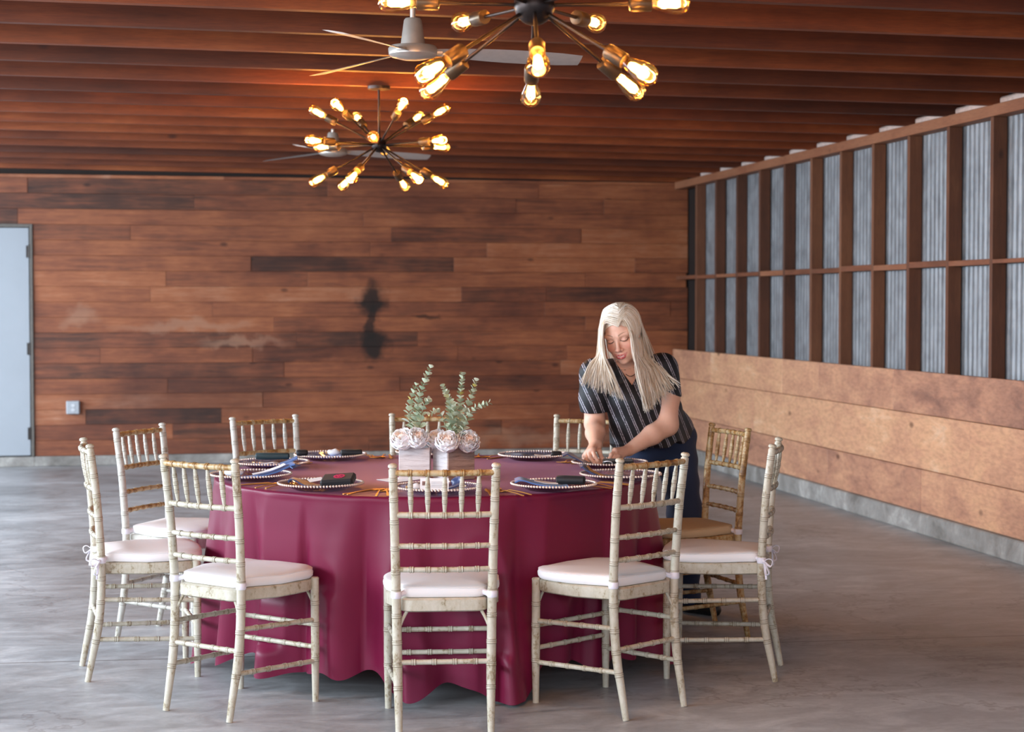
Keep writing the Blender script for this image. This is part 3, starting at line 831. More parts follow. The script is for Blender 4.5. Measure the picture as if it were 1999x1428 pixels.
def ribbon(name, pts, w, mat, th=0.005, n=26, wave=0.0012, up=None, roll=0.0):
    """a folded cloth strip following pts (world), w wide across the path"""
    P = smooth_path(pts, n); m = MB(); R = []
    for i, p in enumerate(P):
        t = (P[min(i+1, n-1)]-P[max(i-1, 0)]).normalized()
        side = t.cross(Vector((0, 0, 1))); side = side.normalized() if side.length > 1e-4 else Vector((1, 0, 0))
        nrm = side.cross(t).normalized()
        row = []; K = 9
        ww = w if not isinstance(w, (list, tuple)) else w[0]+(w[1]-w[0])*i/(n-1)
        for j in range(K):
            u = j/(K-1)-0.5; row.append(p+side*(u*ww)+nrm*(th*0.5+wave*math.sin(u*11+i*0.30)))
        for j in range(K-1, -1, -1):
            u = j/(K-1)-0.5; row.append(p+side*(u*ww)+nrm*(-th*0.5+wave*math.sin(u*11+i*0.30)))
        R.append(row)
    m.rings(R); c = P[n//2]
    m.v = [(v[0]-c.x, v[1]-c.y, v[2]-c.z) for v in m.v]
    o = m.build(name, mat); o.location = c; return o
def on(k, u, v, dz):
    """a spot on charger k: u to the camera's right, v away from it"""
    px, py = PL[k]; return Vector((px, py, CT+dz))+_R*u+Vector((math.sin(YAW), math.cos(YAW), 0))*v
def strip(name, k, pts, w, mat, label, cat, group=None, **kw):
    return tag(ribbon(name, [on(k, *p) for p in pts], w, mat, **kw), label, cat, group)
def slab(name, mat, p, sx, sy, sz, yaw=0.0, tilt=0.0, roll=0.0, bev=0.002):
    """box-like thing: yaw in degrees from the camera's right, tilt raises its far edge, roll its right edge"""
    m = MB(); m.box(-sx/2, sx/2, -sy/2, sy/2, 0, sz, bev)
    o = m.build(name, mat, smooth=False); o.location = p; o.rotation_euler = (math.radians(tilt), math.radians(-roll), math.radians(yaw)-YAW); return o
def pouch(k, u, v, dz, L, r, yaw, mat, label, flat=0.8):
    m = MB()
    m.lathe((-L/2, 0, 0), (1, 0, 0), [(0, 0), (0.002, r*0.72), (0.006, r*0.92), (L*0.3, r), (L*0.7, r*0.97), (L-0.006, r*0.93), (L-0.002, r*0.72), (L, 0)], 18, False, False)
    m.v = [(a, b, c*flat+r*flat) for a, b, c in m.v]
    o = m.build('drink_sleeve', mat); o.location = on(k, u, v, dz); o.rotation_euler = (0, 0, math.radians(yaw)-YAW)
    return tag(o, label, 'drink sleeve', 'dark sleeves on the chargers')
def favor(k, u, v, dz, r, yaw, label):
    m = MB(); m.ball((0, 0, r*0.62), r, 14, 9, (1.35, 0.8, 0.62)); m.v = [(a+0.0015*math.sin(b*300), b, c*(1+0.1*math.sin(a*170))) for a, b, c in m.v]
    o = m.build('favor_pouch', M_paper); o.location = on(k, u, v, dz); o.rotation_euler = (0, 0, math.radians(yaw)-YAW)
    m = MB(); m.box(-r*1.62, -r*1.2, -0.006, 0.006, r*0.4, r*0.8, 0.002); m.build('clip', M_kraft, o, smooth=False)
    return tag(o, label, 'party favor')
G = 'napkins on the chargers'
P0 = 0.0105
# E: across on the left
strip('napkin', 'E', [(-.135, .0, .022), (-.10, 0, .014), (-.04, 0, P0), (.03, .0, .016), (.055, 0, .02)], .11, M_blue, 'light blue satin napkin lying across the rear left charger', 'napkin', G)
pouch('E', .098, -.02, .018, .10, .020, 6, M_black, 'black rolled sleeve on the right edge of the rear left charger')
favor('E', .015, .01, .018, .024, 10, 'white favor pouch on the rear left charger beside the black roll')
# D
pouch('D', .0, .035, .030, .150, .020, 4, M_green, 'dark green rolled sleeve with black ends on the left charger')
strip('napkin', 'D', [(-.125, -.01, .022), (-.08, -.01, .013), (.0, -.02, P0), (.07, -.02, .026), (.115, -.015, .045)], .09, M_blue, 'light blue satin napkin running under the dark green roll', 'napkin', G)
pouch('D', .135, -.01, .050, .052, .018, 12, M_black, 'short black roll at the tip of the blue napkin by the dark green roll')
strip('menu_card', 'D', [(-.05, -.03, .026), (-.02, -.03, .021), (.015, -.03, .024), (.035, -.035, .017)], .05, M_paper, 'white card with a gold edge curling beneath the dark green roll', 'card', th=.0012, wave=0)
# C
favor('C', -.072, .01, P0, .030, 0, 'white favor pouch with an orange clip on the leftmost charger')
strip('napkin', 'C', [(-.04, -.03, P0), (.02, -.02, .016), (.085, .0, .030), (.135, .02, .052), (.170, .03, .064), (.178, .03, .048)], (.055, .105), M_blue, 'light blue satin napkin rising under a white card on the leftmost charger', 'napkin', G)
strip('menu_card', 'C', [(.01, -.03, .026), (.06, -.018, .036), (.11, .0, .052), (.135, .008, .064)], .05, M_paper, 'white card lying on the raised light blue napkin at the left edge', 'card', th=.0012, wave=0)
# B
strip('napkin', 'B', [(-.118, -.01, .030), (-.112, -.01, .040), (-.08, -.01, .034), (-.03, -.02, .016), (.03, -.02, P0)], .085, M_navy, 'navy satin napkin looped at the left of the sleeve with the pink emblem', 'napkin', G)
sl = slab('drink_sleeve', M_black, on('B', .072, -.03, .022), .128, .085, .032, -6, 14, 4, .008); tag(sl, 'black flat sleeve with a pink round emblem on the front left charger', 'drink sleeve', 'dark sleeves on the chargers')
m = MB()                                             # ring of curls around a monogram-like knot, lying on the sleeve
for i in range(14):
    a = 2*PI*i/14; m.ball((0.0185*math.cos(a), 0.0185*math.sin(a), 0.0), 0.0046, 8, 5, (1, 1, .25))
for a in (0.3, 1.35, 2.4):
    m.tube([(0.013*math.cos(a), 0.013*math.sin(a), 0), (0.004*math.cos(a+1), 0.004*math.sin(a+1), 0.0008), (-0.013*math.cos(a), -0.013*math.sin(a), 0)], 0.0028, 6, flat=.4)
em = m.build('emblem', M_pink, sl); em.location = (0.006, 0.0, 0.0328); em['label'] = 'pink round emblem'
tag(slab('menu_card', M_paper, on('B', -.02, .0, .036), .055, .04, .0012, 20, 10, 8, 0), 'small white card tucked beside the sleeve with the pink emblem', 'card')
# A
strip('napkin', 'A', [(-.03, .0, P0), (.02, .0, P0+.002), (.06, .0, .026), (.078, .01, .050), (.084, .012, .060)], .075, M_navy, 'navy napkin standing behind the white card on the charger nearest the camera', 'napkin', G)
cd_ = slab('menu_card', M_paper, on('A', -.012, -.045, .014), .108, .0012, .046, -4, -16, 0, 0); tag(cd_, 'white printed card propped up on the charger nearest the camera', 'card')
m = MB(); m.box(-.046, -.030, -.0014, -.0008, .018, .034); m.build('printed_picture', M_photo, cd_, smooth=False)
m = MB()
for k in range(4): m.box(-.012, .040-.008*(k % 2), -.0014, -.0008, .030-k*.006, .0312-k*.006)
m.build('printed_lines', M_ink, cd_, smooth=False)
favor('A', -.085, -.02, P0, .022, 0, 'small pale favor pouch left of the propped card on the nearest charger')
# J
strip('napkin', 'J', [(-.150, .0, .034), (-.125, .0, .040), (-.08, .0, .030), (.0, -.005, .018), (.05, .0, .018)], .125, M_blue, 'light blue satin napkin under a white card on the front right charger', 'napkin', G)
strip('menu_card', 'J', [(-.075, -.01, .037), (-.045, -.01, .031), (-.01, -.015, .027), (.015, -.015, .026)], .06, M_paper, 'white card lying on the light blue napkin of the front right charger', 'card', th=.0012, wave=0)
pouch('J', .065, -.005, .020, .115, .022, -14, M_black, 'black soft sleeve on the front right charger beside the white card')
# I
strip('napkin', 'I', [(-.165, .01, .052), (-.150, .01, .056), (-.125, .005, .036), (-.07, .0, .014), (.0, .0, P0)], .10, M_navy, 'navy napkin with a gold strip, rising at the inner edge of its charger', 'napkin', G)
strip('menu_card', 'I', [(-.135, .01, .056), (-.115, .0, .036), (-.075, -.03, .020), (-.045, -.05, .015)], .022, M_kraft, 'gold-brown strip lying over the navy napkin', 'card', th=.0015, wave=0)
# H
strip('napkin', 'H', [(-.205, .02, .052), (-.180, .02, .058), (-.150, .015, .044), (-.10, .01, .020), (-.05, .0, P0)], .10, M_navy, 'navy napkin curling up at the inner edge of the charger under her hands', 'napkin', G)
sl = slab('drink_sleeve', M_black, on('H', .035, -.035, .014), .135, .085, .022, -2, 4, 0, .006); tag(sl, 'flat black sleeve the woman is arranging on the charger', 'drink sleeve', 'dark sleeves on the chargers')
m = MB(); m.tube(smooth_path([(-.066, -.03, .016), (-.050, -.052, .024), (-.030, -.050, .02), (-.026, -.04, .008)], 14), .0022, 6); q = m.build('cord', M_paper, sl); q['label'] = 'white cord loop'
# G
strip('napkin', 'G', [(-.135, .0, .026), (-.10, .0, .022), (-.06, .0, .022), (-.02, .0, P0+.002), (.02, .0, P0)], .13, M_navy, 'navy folded napkin on the far right charger left of the woman', 'napkin', G)
strip('menu_card', 'G', [(.0, -.01, .022), (.04, -.01, .018), (.075, -.01, .020)], .07, M_paper, 'pale card on the far charger left of the woman', 'card', th=.0012, wave=0)
pouch('G', .10, .0, .014, .05, .016, 10, M_black, 'small black pouch on the far charger left of the woman')

# paper sheet under the boxes
a, b, c, d = [at_z(x, y, CT) for x, y in ((735, 936), (772, 942), (842, 933), (812, 929))]
m = MB(); m.add([(p.x-a.x, p.y-a.y, 0.0005+h) for h in (0, .0012) for p in (a, b, c, d)], [(0, 3, 2, 1), (4, 5, 6, 7), (0, 1, 5, 4), (1, 2, 6, 5), (2, 3, 7, 6), (3, 0, 4, 7)])
o = m.build('paper_sheet', M_paper, smooth=False); o.location = (a.x, a.y, CT); tag(o, 'white paper sheet lying in front of the left flower box', 'paper')

# ------------------------------------------------------------------ centrepiece
def cam_xy(lat, dep):        # lateral / depth in front of the camera -> world
    return Vector((lat*math.cos(YAW)+dep*math.sin(YAW), -lat*math.sin(YAW)+dep*math.cos(YAW), 0))
def planter(lat, dep, yaw, mat, label, front=0):
    s = 0.0625; th = 0.008; h = 0.128; m = MB()
    m.mat = front; m.box(-s+(.0012 if front else 0), s, -s, -s+th, 0, h, .0015); m.mat = 0; m.box(-s, s, s-th, s, 0, h, .0015)
    m.box(-s, -s+th, -s+th, s-th, 0, h, .0015); m.box(s-th, s, -s+th, s-th, 0, h, .0015); m.box(-s+th, s-th, -s+th, s-th, .006, .014)
    o = m.build('planter_box', mat, smooth=False); p = cam_xy(lat, dep); o.location = (p.x, p.y, CT+.001); o.rotation_euler = (0, 0, math.radians(yaw)-YAW)
    return tag(o, label, 'flower box', 'wooden flower boxes')
planter(-0.397, 7.115, 0, M_box1, 'whitewashed square wooden flower box on the left, flat face to us')
planter(-0.238, 7.087, 32, [M_box1, M_box2], 'wooden flower box on the right, turned corner-first, one side browner', 1)  # right-hand face takes the browner wood tone

def rose_mesh(seed):
    rg = random.Random(seed); m = MB()
    m.cur = 0.25; m.ball((0, 0, 0.0), 0.020, 12, 8, (1, 1, 1.15))
    def pet(az, rad, wid, hgt, open_, z0, tone):
        NU, NV = 9, 8; vs = []
        for i in range(NV+1):
            v = i/NV
            for j in range(NU+1):
                u = j/NU*2-1
                hw = wid*(0.30+0.70*math.sin(PI*(0.12+0.62*v)))*(1-0.55*max(0, v-0.72)/0.28*abs(u)**2)
                th = u*hw
                r = rad*(0.42+0.58*math.sin(PI*(0.10+0.58*v)))+open_*max(0, v-.55)**2*4+0.0022*math.sin(u*8+az*5)*v
                z = z0+hgt*v-0.007*abs(u)**2.5*v-0.30*open_*max(0, v-0.75)*4
                vs.append((r*math.cos(az+th), r*math.sin(az+th), z))
        n = NU+1; fs = [(i*n+j, i*n+j+1, (i+1)*n+j+1, (i+1)*n+j) for i in range(NV) for j in range(NU)]
        k = len(vs)
        back = [(x*0.975, y*0.975, z) for x, y, z in vs]
        fb = [tuple(q+k for q in reversed(f)) for f in fs]
        edge = []
        bd = [(0*n+j) for j in range(n)]+[i*n+NU for i in range(1, NV+1)]+[NV*n+j for j in range(NU-1, -1, -1)]+[i*n for i in range(NV-1, 0, -1)]
        for a_, b_ in zip(bd, bd[1:]+bd[:1]): edge.append((a_, a_+k, b_+k, b_))
        m.cur = tone; m.add(vs+back, fs+fb+edge)
    for L, (cnt, rad, hgt, op, z0, tone) in enumerate(((3, .014, .040, .000, -.010, .22), (4, .021, .047, .001, -.016, .40), (5, .029, .053, .002, -.023, .62), (6, .037, .058, .003, -.031, .85), (6, .0435, .060, .006, -.038, .95), (6, .046, .044, .012, -.040, .95))):
        for i in range(cnt): pet(2*PI*i/cnt+L*0.7+rg.uniform(-.12, .12), rad, 2.2*PI/cnt*0.62+0.15, hgt*rg.uniform(.93, 1.05), op*rg.uniform(.6, 1.4), z0, tone*rg.uniform(.85, 1.05))
    return m.mesh('rose', M_petal, angle=70)
roses = [rose_mesh(1), rose_mesh(2)]
for i, (x, y, d, sc, tx, ty, lab) in enumerate((
        (785, 856, 7.05, 0.98, 34, -28, 'ruffled white rose at the far left of the flower boxes'),
        (815, 854, 7.035, 0.93, 44, 12, 'white rose with blush heart, second from the left'),
        (835, 859, 7.15, 0.74, 20, 60, 'small pale rose seen edge-on between the two boxes'),
        (852, 855, 7.115, 0.92, 30, -18, 'ruffled white rose third along, left over the right box'),
        (873, 861, 6.995, 0.98, 40, -10, 'large creamy white rose at the front corner of the right box'),
        (914, 860, 7.04, 1.0, 50, 26, 'white rose with peach heart at the far right'),
        (892, 857, 7.16, 0.78, 30, 20, 'peach-white rose tucked behind the two right-hand roses'),
        (800, 855, 7.17, 0.8, 20, -10, 'white rose at the back of the left flower box'))):
    o = link('rose', roses[i % 2]); o.location = at_d(x, y, d); o.scale = (sc,)*3
    o.rotation_euler = (math.radians(tx), math.radians(ty), -YAW+i*0.6)
    # turn order: tilt the bloom toward us, then sideways
    o.rotation_euler = (Matrix.Rotation(-YAW, 3, 'Z') @ Matrix.Rotation(math.radians(ty), 3, 'Y') @ Matrix.Rotation(math.radians(tx), 3, 'X') @ Matrix.Rotation(i*0.6, 3, 'Z')).to_euler()
    tag(o, lab, 'flower', 'roses in the flower boxes')

def sprig(pts, n, lr, label, seed):
    rg = random.Random(seed); P = smooth_path(pts, 24); base = P[0]
    m = MB(); m.tube([p-base for p in P], [0.0022-0.0013*i/23 for i in range(24)], 6)
    o = m.build('eucalyptus_sprig', M_stem); o.location = base; tag(o, label, 'foliage', 'eucalyptus sprigs')
    m = MB(); ang = rg.uniform(0, 6)
    for k in range(n):
        u = 0.10+0.90*k/(n-1); i = min(int(u*23), 22); p = P[i].lerp(P[i+1], u*23-i)-base; t = (P[i+1]-P[i]).normalized()
        ang += PI/2+rg.uniform(-.3, .3)
        s1 = t.cross(Vector((1, 0.3, 0.2))).normalized(); s2 = t.cross(s1)
        for h in (0, 1):
            d = s1*math.cos(ang+PI*h)+s2*math.sin(ang+PI*h); d = (d+t*(0.5+0.5*u)).normalized()
            w = d.cross(t).normalized(); nn = w.cross(d)
            L = lr*1.22*(1.1-0.55*u)*rg.uniform(.8, 1.2); W = L*0.52
            m.cur = min(1, max(0, rg.gauss(.5, .22)))
            out = [(0, 0, 0), (.22, .62, .1), (.5, 1.0, .16), (.8, .72, .12), (1.0, 0, .02), (.8, -.72, .12), (.5, -1.0, .16), (.22, -.62, .1)]
            top = [p+d*(a*L)+w*(b*W)+nn*(c*L) for a, b, c in out]; mid = p+d*(.5*L)+nn*(.02*L)
            bot = [q-nn*0.0006 for q in top]
            m.add(top+[mid]+bot+[mid-nn*.0006], [(j, (j+1) % 8, 8) for j in range(8)]+[(9+(j+1) % 8, 9+j, 17) for j in range(8)]+[(j, 9+j, 9+(j+1) % 8, (j+1) % 8) for j in range(8)])
    m.build('leaves', M_leaf, o, angle=60)
def pp(x, y, d): return at_d(x, y, d)
sprig([pp(812, 856, 7.09), pp(813, 815, 7.09), pp(820, 770, 7.08), pp(840, 718, 7.07)], 21, .030, 'tallest eucalyptus sprig, leaning right out of the left box', 1)
sprig([pp(806, 856, 7.10), pp(799, 815, 7.11), pp(801, 785, 7.12), pp(812, 752, 7.12)], 13, .028, 'shorter eucalyptus sprig at the left beside the tallest one', 2)
sprig([pp(816, 856, 7.10), pp(820, 822, 7.06), pp(828, 790, 7.04), pp(836, 780, 7.03)], 9, .027, 'short eucalyptus sprig right of the tallest one', 3)
sprig([pp(890, 860, 7.10), pp(897, 815, 7.10), pp(899, 770, 7.10), pp(903, 733, 7.10)], 17, .028, 'upright eucalyptus sprig tallest of the right box', 4)
sprig([pp(892, 860, 7.12), pp(905, 815, 7.13), pp(920, 775, 7.14), pp(929, 744, 7.14)], 16, .028, 'eucalyptus sprig leaning right behind the upright one', 5)
sprig([pp(884, 860, 7.08), pp(880, 820, 7.08), pp(878, 785, 7.08), pp(866, 755, 7.08)], 16, .029, 'bushy eucalyptus sprig leaning left in the right box', 6)
sprig([pp(896, 860, 7.05), pp(910, 822, 7.04), pp(926, 797, 7.04), pp(953, 786, 7.04)], 12, .026, 'eucalyptus sprig reaching far to the right', 7)
sprig([pp(878, 860, 7.04), pp(868, 825, 7.03), pp(856, 802, 7.02), pp(840, 806, 7.02)], 8, .026, 'drooping yellowish eucalyptus sprig between the boxes', 8)
sprig([pp(888, 860, 7.06), pp(882, 832, 7.05), pp(888, 806, 7.05), pp(886, 790, 7.05)], 10, .030, 'low dense eucalyptus sprig at the middle of the right box', 9)

# ------------------------------------------------------------------ sputnik chandeliers
def make_chandelier(hub_r, drop):
    root = empty('sputnik_chandelier', (0, 0, 0))
    m = MB(); m.ball((0, 0, 0), hub_r, 24, 14); m.build('hub', M_dark, root)
    m = MB(); m.tube([(0, 0, hub_r*0.9), (0, 0, drop-0.016)], 0.0065, 10); m.build('hanging_rod', M_dark, root)
    m = MB(); m.lathe((0, 0, drop-0.0215), (0, 0, 1), [(0, 0.010), (0.002, 0.050), (0.004, 0.062), (0.020, 0.064), (0.0205, 0.0)], 28); m.build('canopy', M_dark, root)
    return root
def add_arms(root, hub_r, rings, energy):
    # one arm's meshes, along +X, shared by all the arms
    key = 'arm%.3f' % hub_r
    if key not in ARM:
        m = MB(); m.tube([(hub_r*0.9, 0, 0), (0.272, 0, 0)], 0.0055, 10); a = m.mesh('arm', M_dark)
        m = MB(); m.lathe((0.268, 0, 0), (1, 0, 0), [(0, 0.008), (0.003, 0.0205), (0.008, 0.0225), (0.062, 0.0225), (0.065, 0.0210), (0.0655, 0.017), (0.060, 0.016), (0.0595, 0)], 20); so = m.mesh('socket', M_brass)
        m = MB(); m.lathe((0.330, 0, 0), (1, 0, 0), [(0, 0.0145), (0.012, 0.0165), (0.030, 0.0215), (0.052, 0.0280), (0.072, 0.0315), (0.086, 0.0315), (0.098, 0.0275), (0.107, 0.0195), (0.112, 0.010), (0.1135, 0.0)], 22, False, False); bu = m.mesh('bulb', M_bulb)
        m = MB(); 
        for k in range(7):
            an = 2*PI*k/7; c, s_ = math.cos(an), math.sin(an)
            m.tube([(0.352, 0.004*c, 0.004*s_), (0.366, 0.009*c, 0.009*s_), (0.404, 0.0115*c, 0.0115*s_), (0.414, 0.007*c, 0.007*s_)], 0.0036, 6)
        fi = m.mesh('filament', M_fil)
        ARM[key] = (a, so, bu, fi)
    a, so, bu, fi = ARM[key]
    for elev, phi, cnt in rings:
        for k in range(cnt):
            ar = link('arm', a, root)
            ar.rotation_euler = (0, -math.radians(elev), math.radians(phi+360*k/cnt))
            link('socket', so, ar); link('bulb', bu, ar); link('filament', fi, ar)
            l = bpy.data.lights.new('bulb_light', 'POINT'); l.energy = energy; l.color = (1.0, 0.52, 0.17); l.shadow_soft_size = 0.02
            lo = link('bulb_light', l, ar); lo.location = (0.385, 0, 0)
ARM = {}
BULB_W = 10.0
p = at_d(740, 283, 9.62); far = make_chandelier(0.042, cz(p.x)-p.z); far.location = p; far.rotation_euler = (0, 0, -YAW)
add_arms(far, 0.042, ((28, -5, 6), (1, 30, 6), (-30, 10, 6)), BULB_W)
tag(far, 'small-looking far chandelier of eighteen glowing amber bulbs over the back of the hall', 'chandelier', 'starburst chandeliers')
p = at_d(1043, 10, 4.93); near = make_chandelier(0.058, cz(p.x)-p.z); near.location = p; near.rotation_euler = (0, 0, -YAW)
add_arms(near, 0.058, ((28, 30, 6), (1, 2, 6), (-32, 31, 6)), BULB_W)
tag(near, 'large near chandelier of glowing amber bulbs cut by the top of the picture', 'chandelier', 'starburst chandeliers')

# ------------------------------------------------------------------ ceiling fans
def make_fan(drop):
    root = empty('ceiling_fan', (0, 0, 0))
    m = MB(); m.lathe((0, 0, 0), (0, 0, 1), [(-0.026, 0.0), (-0.024, 0.05), (-0.014, 0.088), (-0.006, 0.097), (0.018, 0.099), (0.028, 0.092), (0.032, 0.06), (0.033, 0.0)], 36, False, False); m.build('motor', M_fan, root)
    m = MB(); m.lathe((0, 0, 0.031), (0, 0, 1), [(0, 0.050), (0.012, 0.048), (0.10, 0.036), (0.108, 0.030), (0.109, 0.0)], 28); m.build('housing', M_fan, root)
    m = MB(); m.tube([(0, 0, 0.13), (0, 0, drop-0.03)], 0.011, 12); m.build('downrod', M_fan, root)
    m = MB(); m.lathe((0, 0, drop-0.06), (0, 0, 1), [(0, 0.02), (0.01, 0.045), (0.055, 0.062), (0.06, 0.0)], 28); m.build('canopy', M_fan, root)
    m = MB(); R = []
    for k in range(15):
        t = k/14; x = 0.085+0.60*t; w = 0.030+0.040*math.sin(min(1, t*1.6)*PI/2)-0.012*max(0, t-.85)/.15
        pt = -0.30+0.10*t; z = 0.006-0.020*t
        R.append([(x+0.03*t*cy*0.0, cy*w*math.cos(pt), z+cy*w*math.sin(pt)+cz_) for cy, cz_ in ((-1, 0), (-.5, .003), (.5, .003), (1, 0), (.5, -.003), (-.5, -.003))])
    m.rings(R); me = m.mesh('blade', M_blade)
    m = MB(); m.box(0.06, 0.12, -0.018, 0.018, -0.002, 0.010, .002); mi = m.mesh('blade_bracket', M_fan, False)
    for k in range(3):
        b = link('blade', me, root); b.rotation_euler = (0, 0, 2*PI*k/3)
        link('blade_bracket', mi, b)
    return root
f1 = make_fan(0.33); f1.location = at_d(806, 104, 7.0); f1.rotation_euler = (0, 0, math.radians(9)-YAW)
tag(f1, 'three-blade pale metal ceiling fan between the two chandeliers', 'ceiling fan', 'ceiling fans')
f2 = copy_tree(f1); f2.location = at_d(650, 298, 12.0); f2.rotation_euler = (0, 0, math.radians(18)-YAW)
tag(f2, 'far ceiling fan seen behind the smaller chandelier', 'ceiling fan', 'ceiling fans')

# ------------------------------------------------------------------ the woman: one continuous skin surface from a smooth distance field
# body space: a = to the camera's right, b = away from the camera, z = up (metres); set down where she stands
class Field:
    def __init__(s): s.ops = []
    def cone(s, p, q, r1, r2, k=0.02): s.ops.append(('c', np.array(p, float), np.array(q, float), r1, r2, k, 1)); return s
    def ell(s, c, r, k=0.02, R=None, sign=1): s.ops.append(('e', np.array(c, float), np.array(r, float), R, None, k, sign)); return s
    def chain(s, pts, rad, k=0.02):
        for i in range(len(pts)-1): s.cone(pts[i], pts[i+1], rad[i], rad[i+1], k)
        return s
    def cut(s, fn): s.ops.append(('f', fn, None, None, None, 0, -1)); return s
    def grow(s, d):
        g = Field()
        for o in s.ops:
            if o[0] == 'c': g.ops.append((o[0], o[1], o[2], o[3]+d, o[4]+d, o[5], o[6]))
            elif o[0] == 'e': g.ops.append((o[0], o[1], o[2]+d, o[3], o[4], o[5], o[6]))
        return g
    def eval(s, lo, hi, h):
        n = [int(math.ceil((hi[i]-lo[i])/h))+1 for i in range(3)]
        ax = [(lo[i]+h*np.arange(n[i])).astype(np.float32) for i in range(3)]
        D = np.full(n, 1.0, np.float32)
        for o in s.ops:
            t, k, sign = o[0], o[5], o[6]
            if t == 'f':
                X, Y, Z = np.meshgrid(*ax, indexing='ij', sparse=True); D = np.maximum(D, o[1](X, Y, Z).astype(np.float32)); continue
            if t == 'c':
                p, q, r1, r2 = o[1:5]; mn = np.minimum(p-r1, q-r2); mx = np.maximum(p+r1, q+r2)
            else:
                c, r = o[1:3]; R = max(r); mn = c-R; mx = c+R
            mg = k*1.3+4*h
            sl = []
            for i in range(3):
                a0 = max(0, int((mn[i]-mg-lo[i])/h)); a1 = min(n[i], int((mx[i]+mg-lo[i])/h)+2)
                sl.append(slice(a0, max(a0, a1)))
            if any(q_.stop <= q_.start for q_ in sl): continue
            X = ax[0][sl[0]][:, None, None]; Y = ax[1][sl[1]][None, :, None]; Z = ax[2][sl[2]][None, None, :]
            if t == 'c':
                d = q-p; L2 = float(d@d)+1e-12
                T = np.clip(((X-p[0])*d[0]+(Y-p[1])*d[1]+(Z-p[2])*d[2])/L2, 0, 1)
                dist = np.sqrt((X-p[0]-T*d[0])**2+(Y-p[1]-T*d[1])**2+(Z-p[2]-T*d[2])**2)-(r1+(r2-r1)*T)
            else:
                x, y, z = X-c[0], Y-c[1], Z-c[2]
                if o[3] is not None:
                    M = o[3]; x, y, z = (M[0][0]*x+M[0][1]*y+M[0][2]*z, M[1][0]*x+M[1][1]*y+M[1][2]*z, M[2][0]*x+M[2][1]*y+M[2][2]*z)
                k0 = np.sqrt((x/r[0])**2+(y/r[1])**2+(z/r[2])**2); k1 = np.sqrt((x/r[0]**2)**2+(y/r[1]**2)**2+(z/r[2]**2)**2)+1e-9
                dist = k0*(k0-1)/k1
            sub = D[tuple(sl)]
            if sign > 0:
                if k > 0:
                    hh = np.clip(0.5+0.5*(sub-dist)/k, 0, 1); D[tuple(sl)] = sub+(dist-sub)*hh-k*hh*(1-hh)
                else: D[tuple(sl)] = np.minimum(sub, dist)
            else:
                hh = np.clip(0.5-0.5*(sub+dist)/max(k, 1e-6), 0, 1); D[tuple(sl)] = sub+(-dist-sub)*hh+k*hh*(1-hh)
        return D
def surface_nets(D, lo, h):
    n = D.shape; ins = D < 0
    c = np.zeros([x-1 for x in n], np.uint8)
    offs = [(i, j, k) for i in (0, 1) for j in (0, 1) for k in (0, 1)]
    for i, j, k in offs: c += ins[i:n[0]-1+i, j:n[1]-1+j, k:n[2]-1+k]
    act = (c > 0) & (c < 8); idx = -np.ones(act.shape, np.int64); cells = np.argwhere(act); idx[act] = np.arange(len(cells))
    acc = np.zeros((len(cells), 3)); cnt = np.zeros(len(cells))
    val = {o: D[cells[:, 0]+o[0], cells[:, 1]+o[1], cells[:, 2]+o[2]] for o in offs}
    for o in offs:
        for a in range(3):
            if o[a] == 0:
                o2 = list(o); o2[a] = 1; o2 = tuple(o2); v0, v1 = val[o], val[o2]; m_ = (v0 < 0) != (v1 < 0)
                t = np.where(m_, v0/np.where(m_, v0-v1, 1), 0); p = np.tile(np.array(o, float), (len(cells), 1)); p[:, a] = t
                acc[m_] += p[m_]; cnt += m_
    V = (cells+acc/cnt[:, None])*h+np.array(lo)
    Q = []
    for a in range(3):
        b_, c_ = (a+1) % 3, (a+2) % 3
        s0 = [slice(None)]*3; s1 = [slice(None)]*3; s0[a] = slice(0, n[a]-1); s1[a] = slice(1, n[a])
        i0 = ins[tuple(s0)]; i1 = ins[tuple(s1)]; e = np.argwhere(i0 != i1)
        ok = (e[:, b_] > 0) & (e[:, c_] > 0) & (e[:, b_] < n[b_]-1) & (e[:, c_] < n[c_]-1); e = e[ok]
        fl = i0[e[:, 0], e[:, 1], e[:, 2]]
        def cell(db, dc):
            g = e.copy(); g[:, b_] -= db; g[:, c_] -= dc; return idx[g[:, 0], g[:, 1], g[:, 2]]
        q = np.stack([cell(1, 1), cell(0, 1), cell(0, 0), cell(1, 0)], 1); q[~fl] = q[~fl][:, ::-1]; Q.append(q)
    return V, np.concatenate(Q)
def extract(F, parts):
    """parts: list of (lo, hi, h, keep) - finer lattices for head and hands; faces kept where keep(centre) holds"""
    VV, QQ, o = [], [], 0
    for lo, hi, h, keep in parts:
        V, Q = surface_nets(F.eval(lo, hi, h), lo, h)
        if keep is not None:
            cen = V[Q].mean(1); Q = Q[keep(cen)]
            used, inv = np.unique(Q, return_inverse=True); V = V[used]; Q = inv.reshape(Q.shape)
        VV.append(V); QQ.append(Q+o); o += len(V)
    return np.concatenate(VV), np.concatenate(QQ)

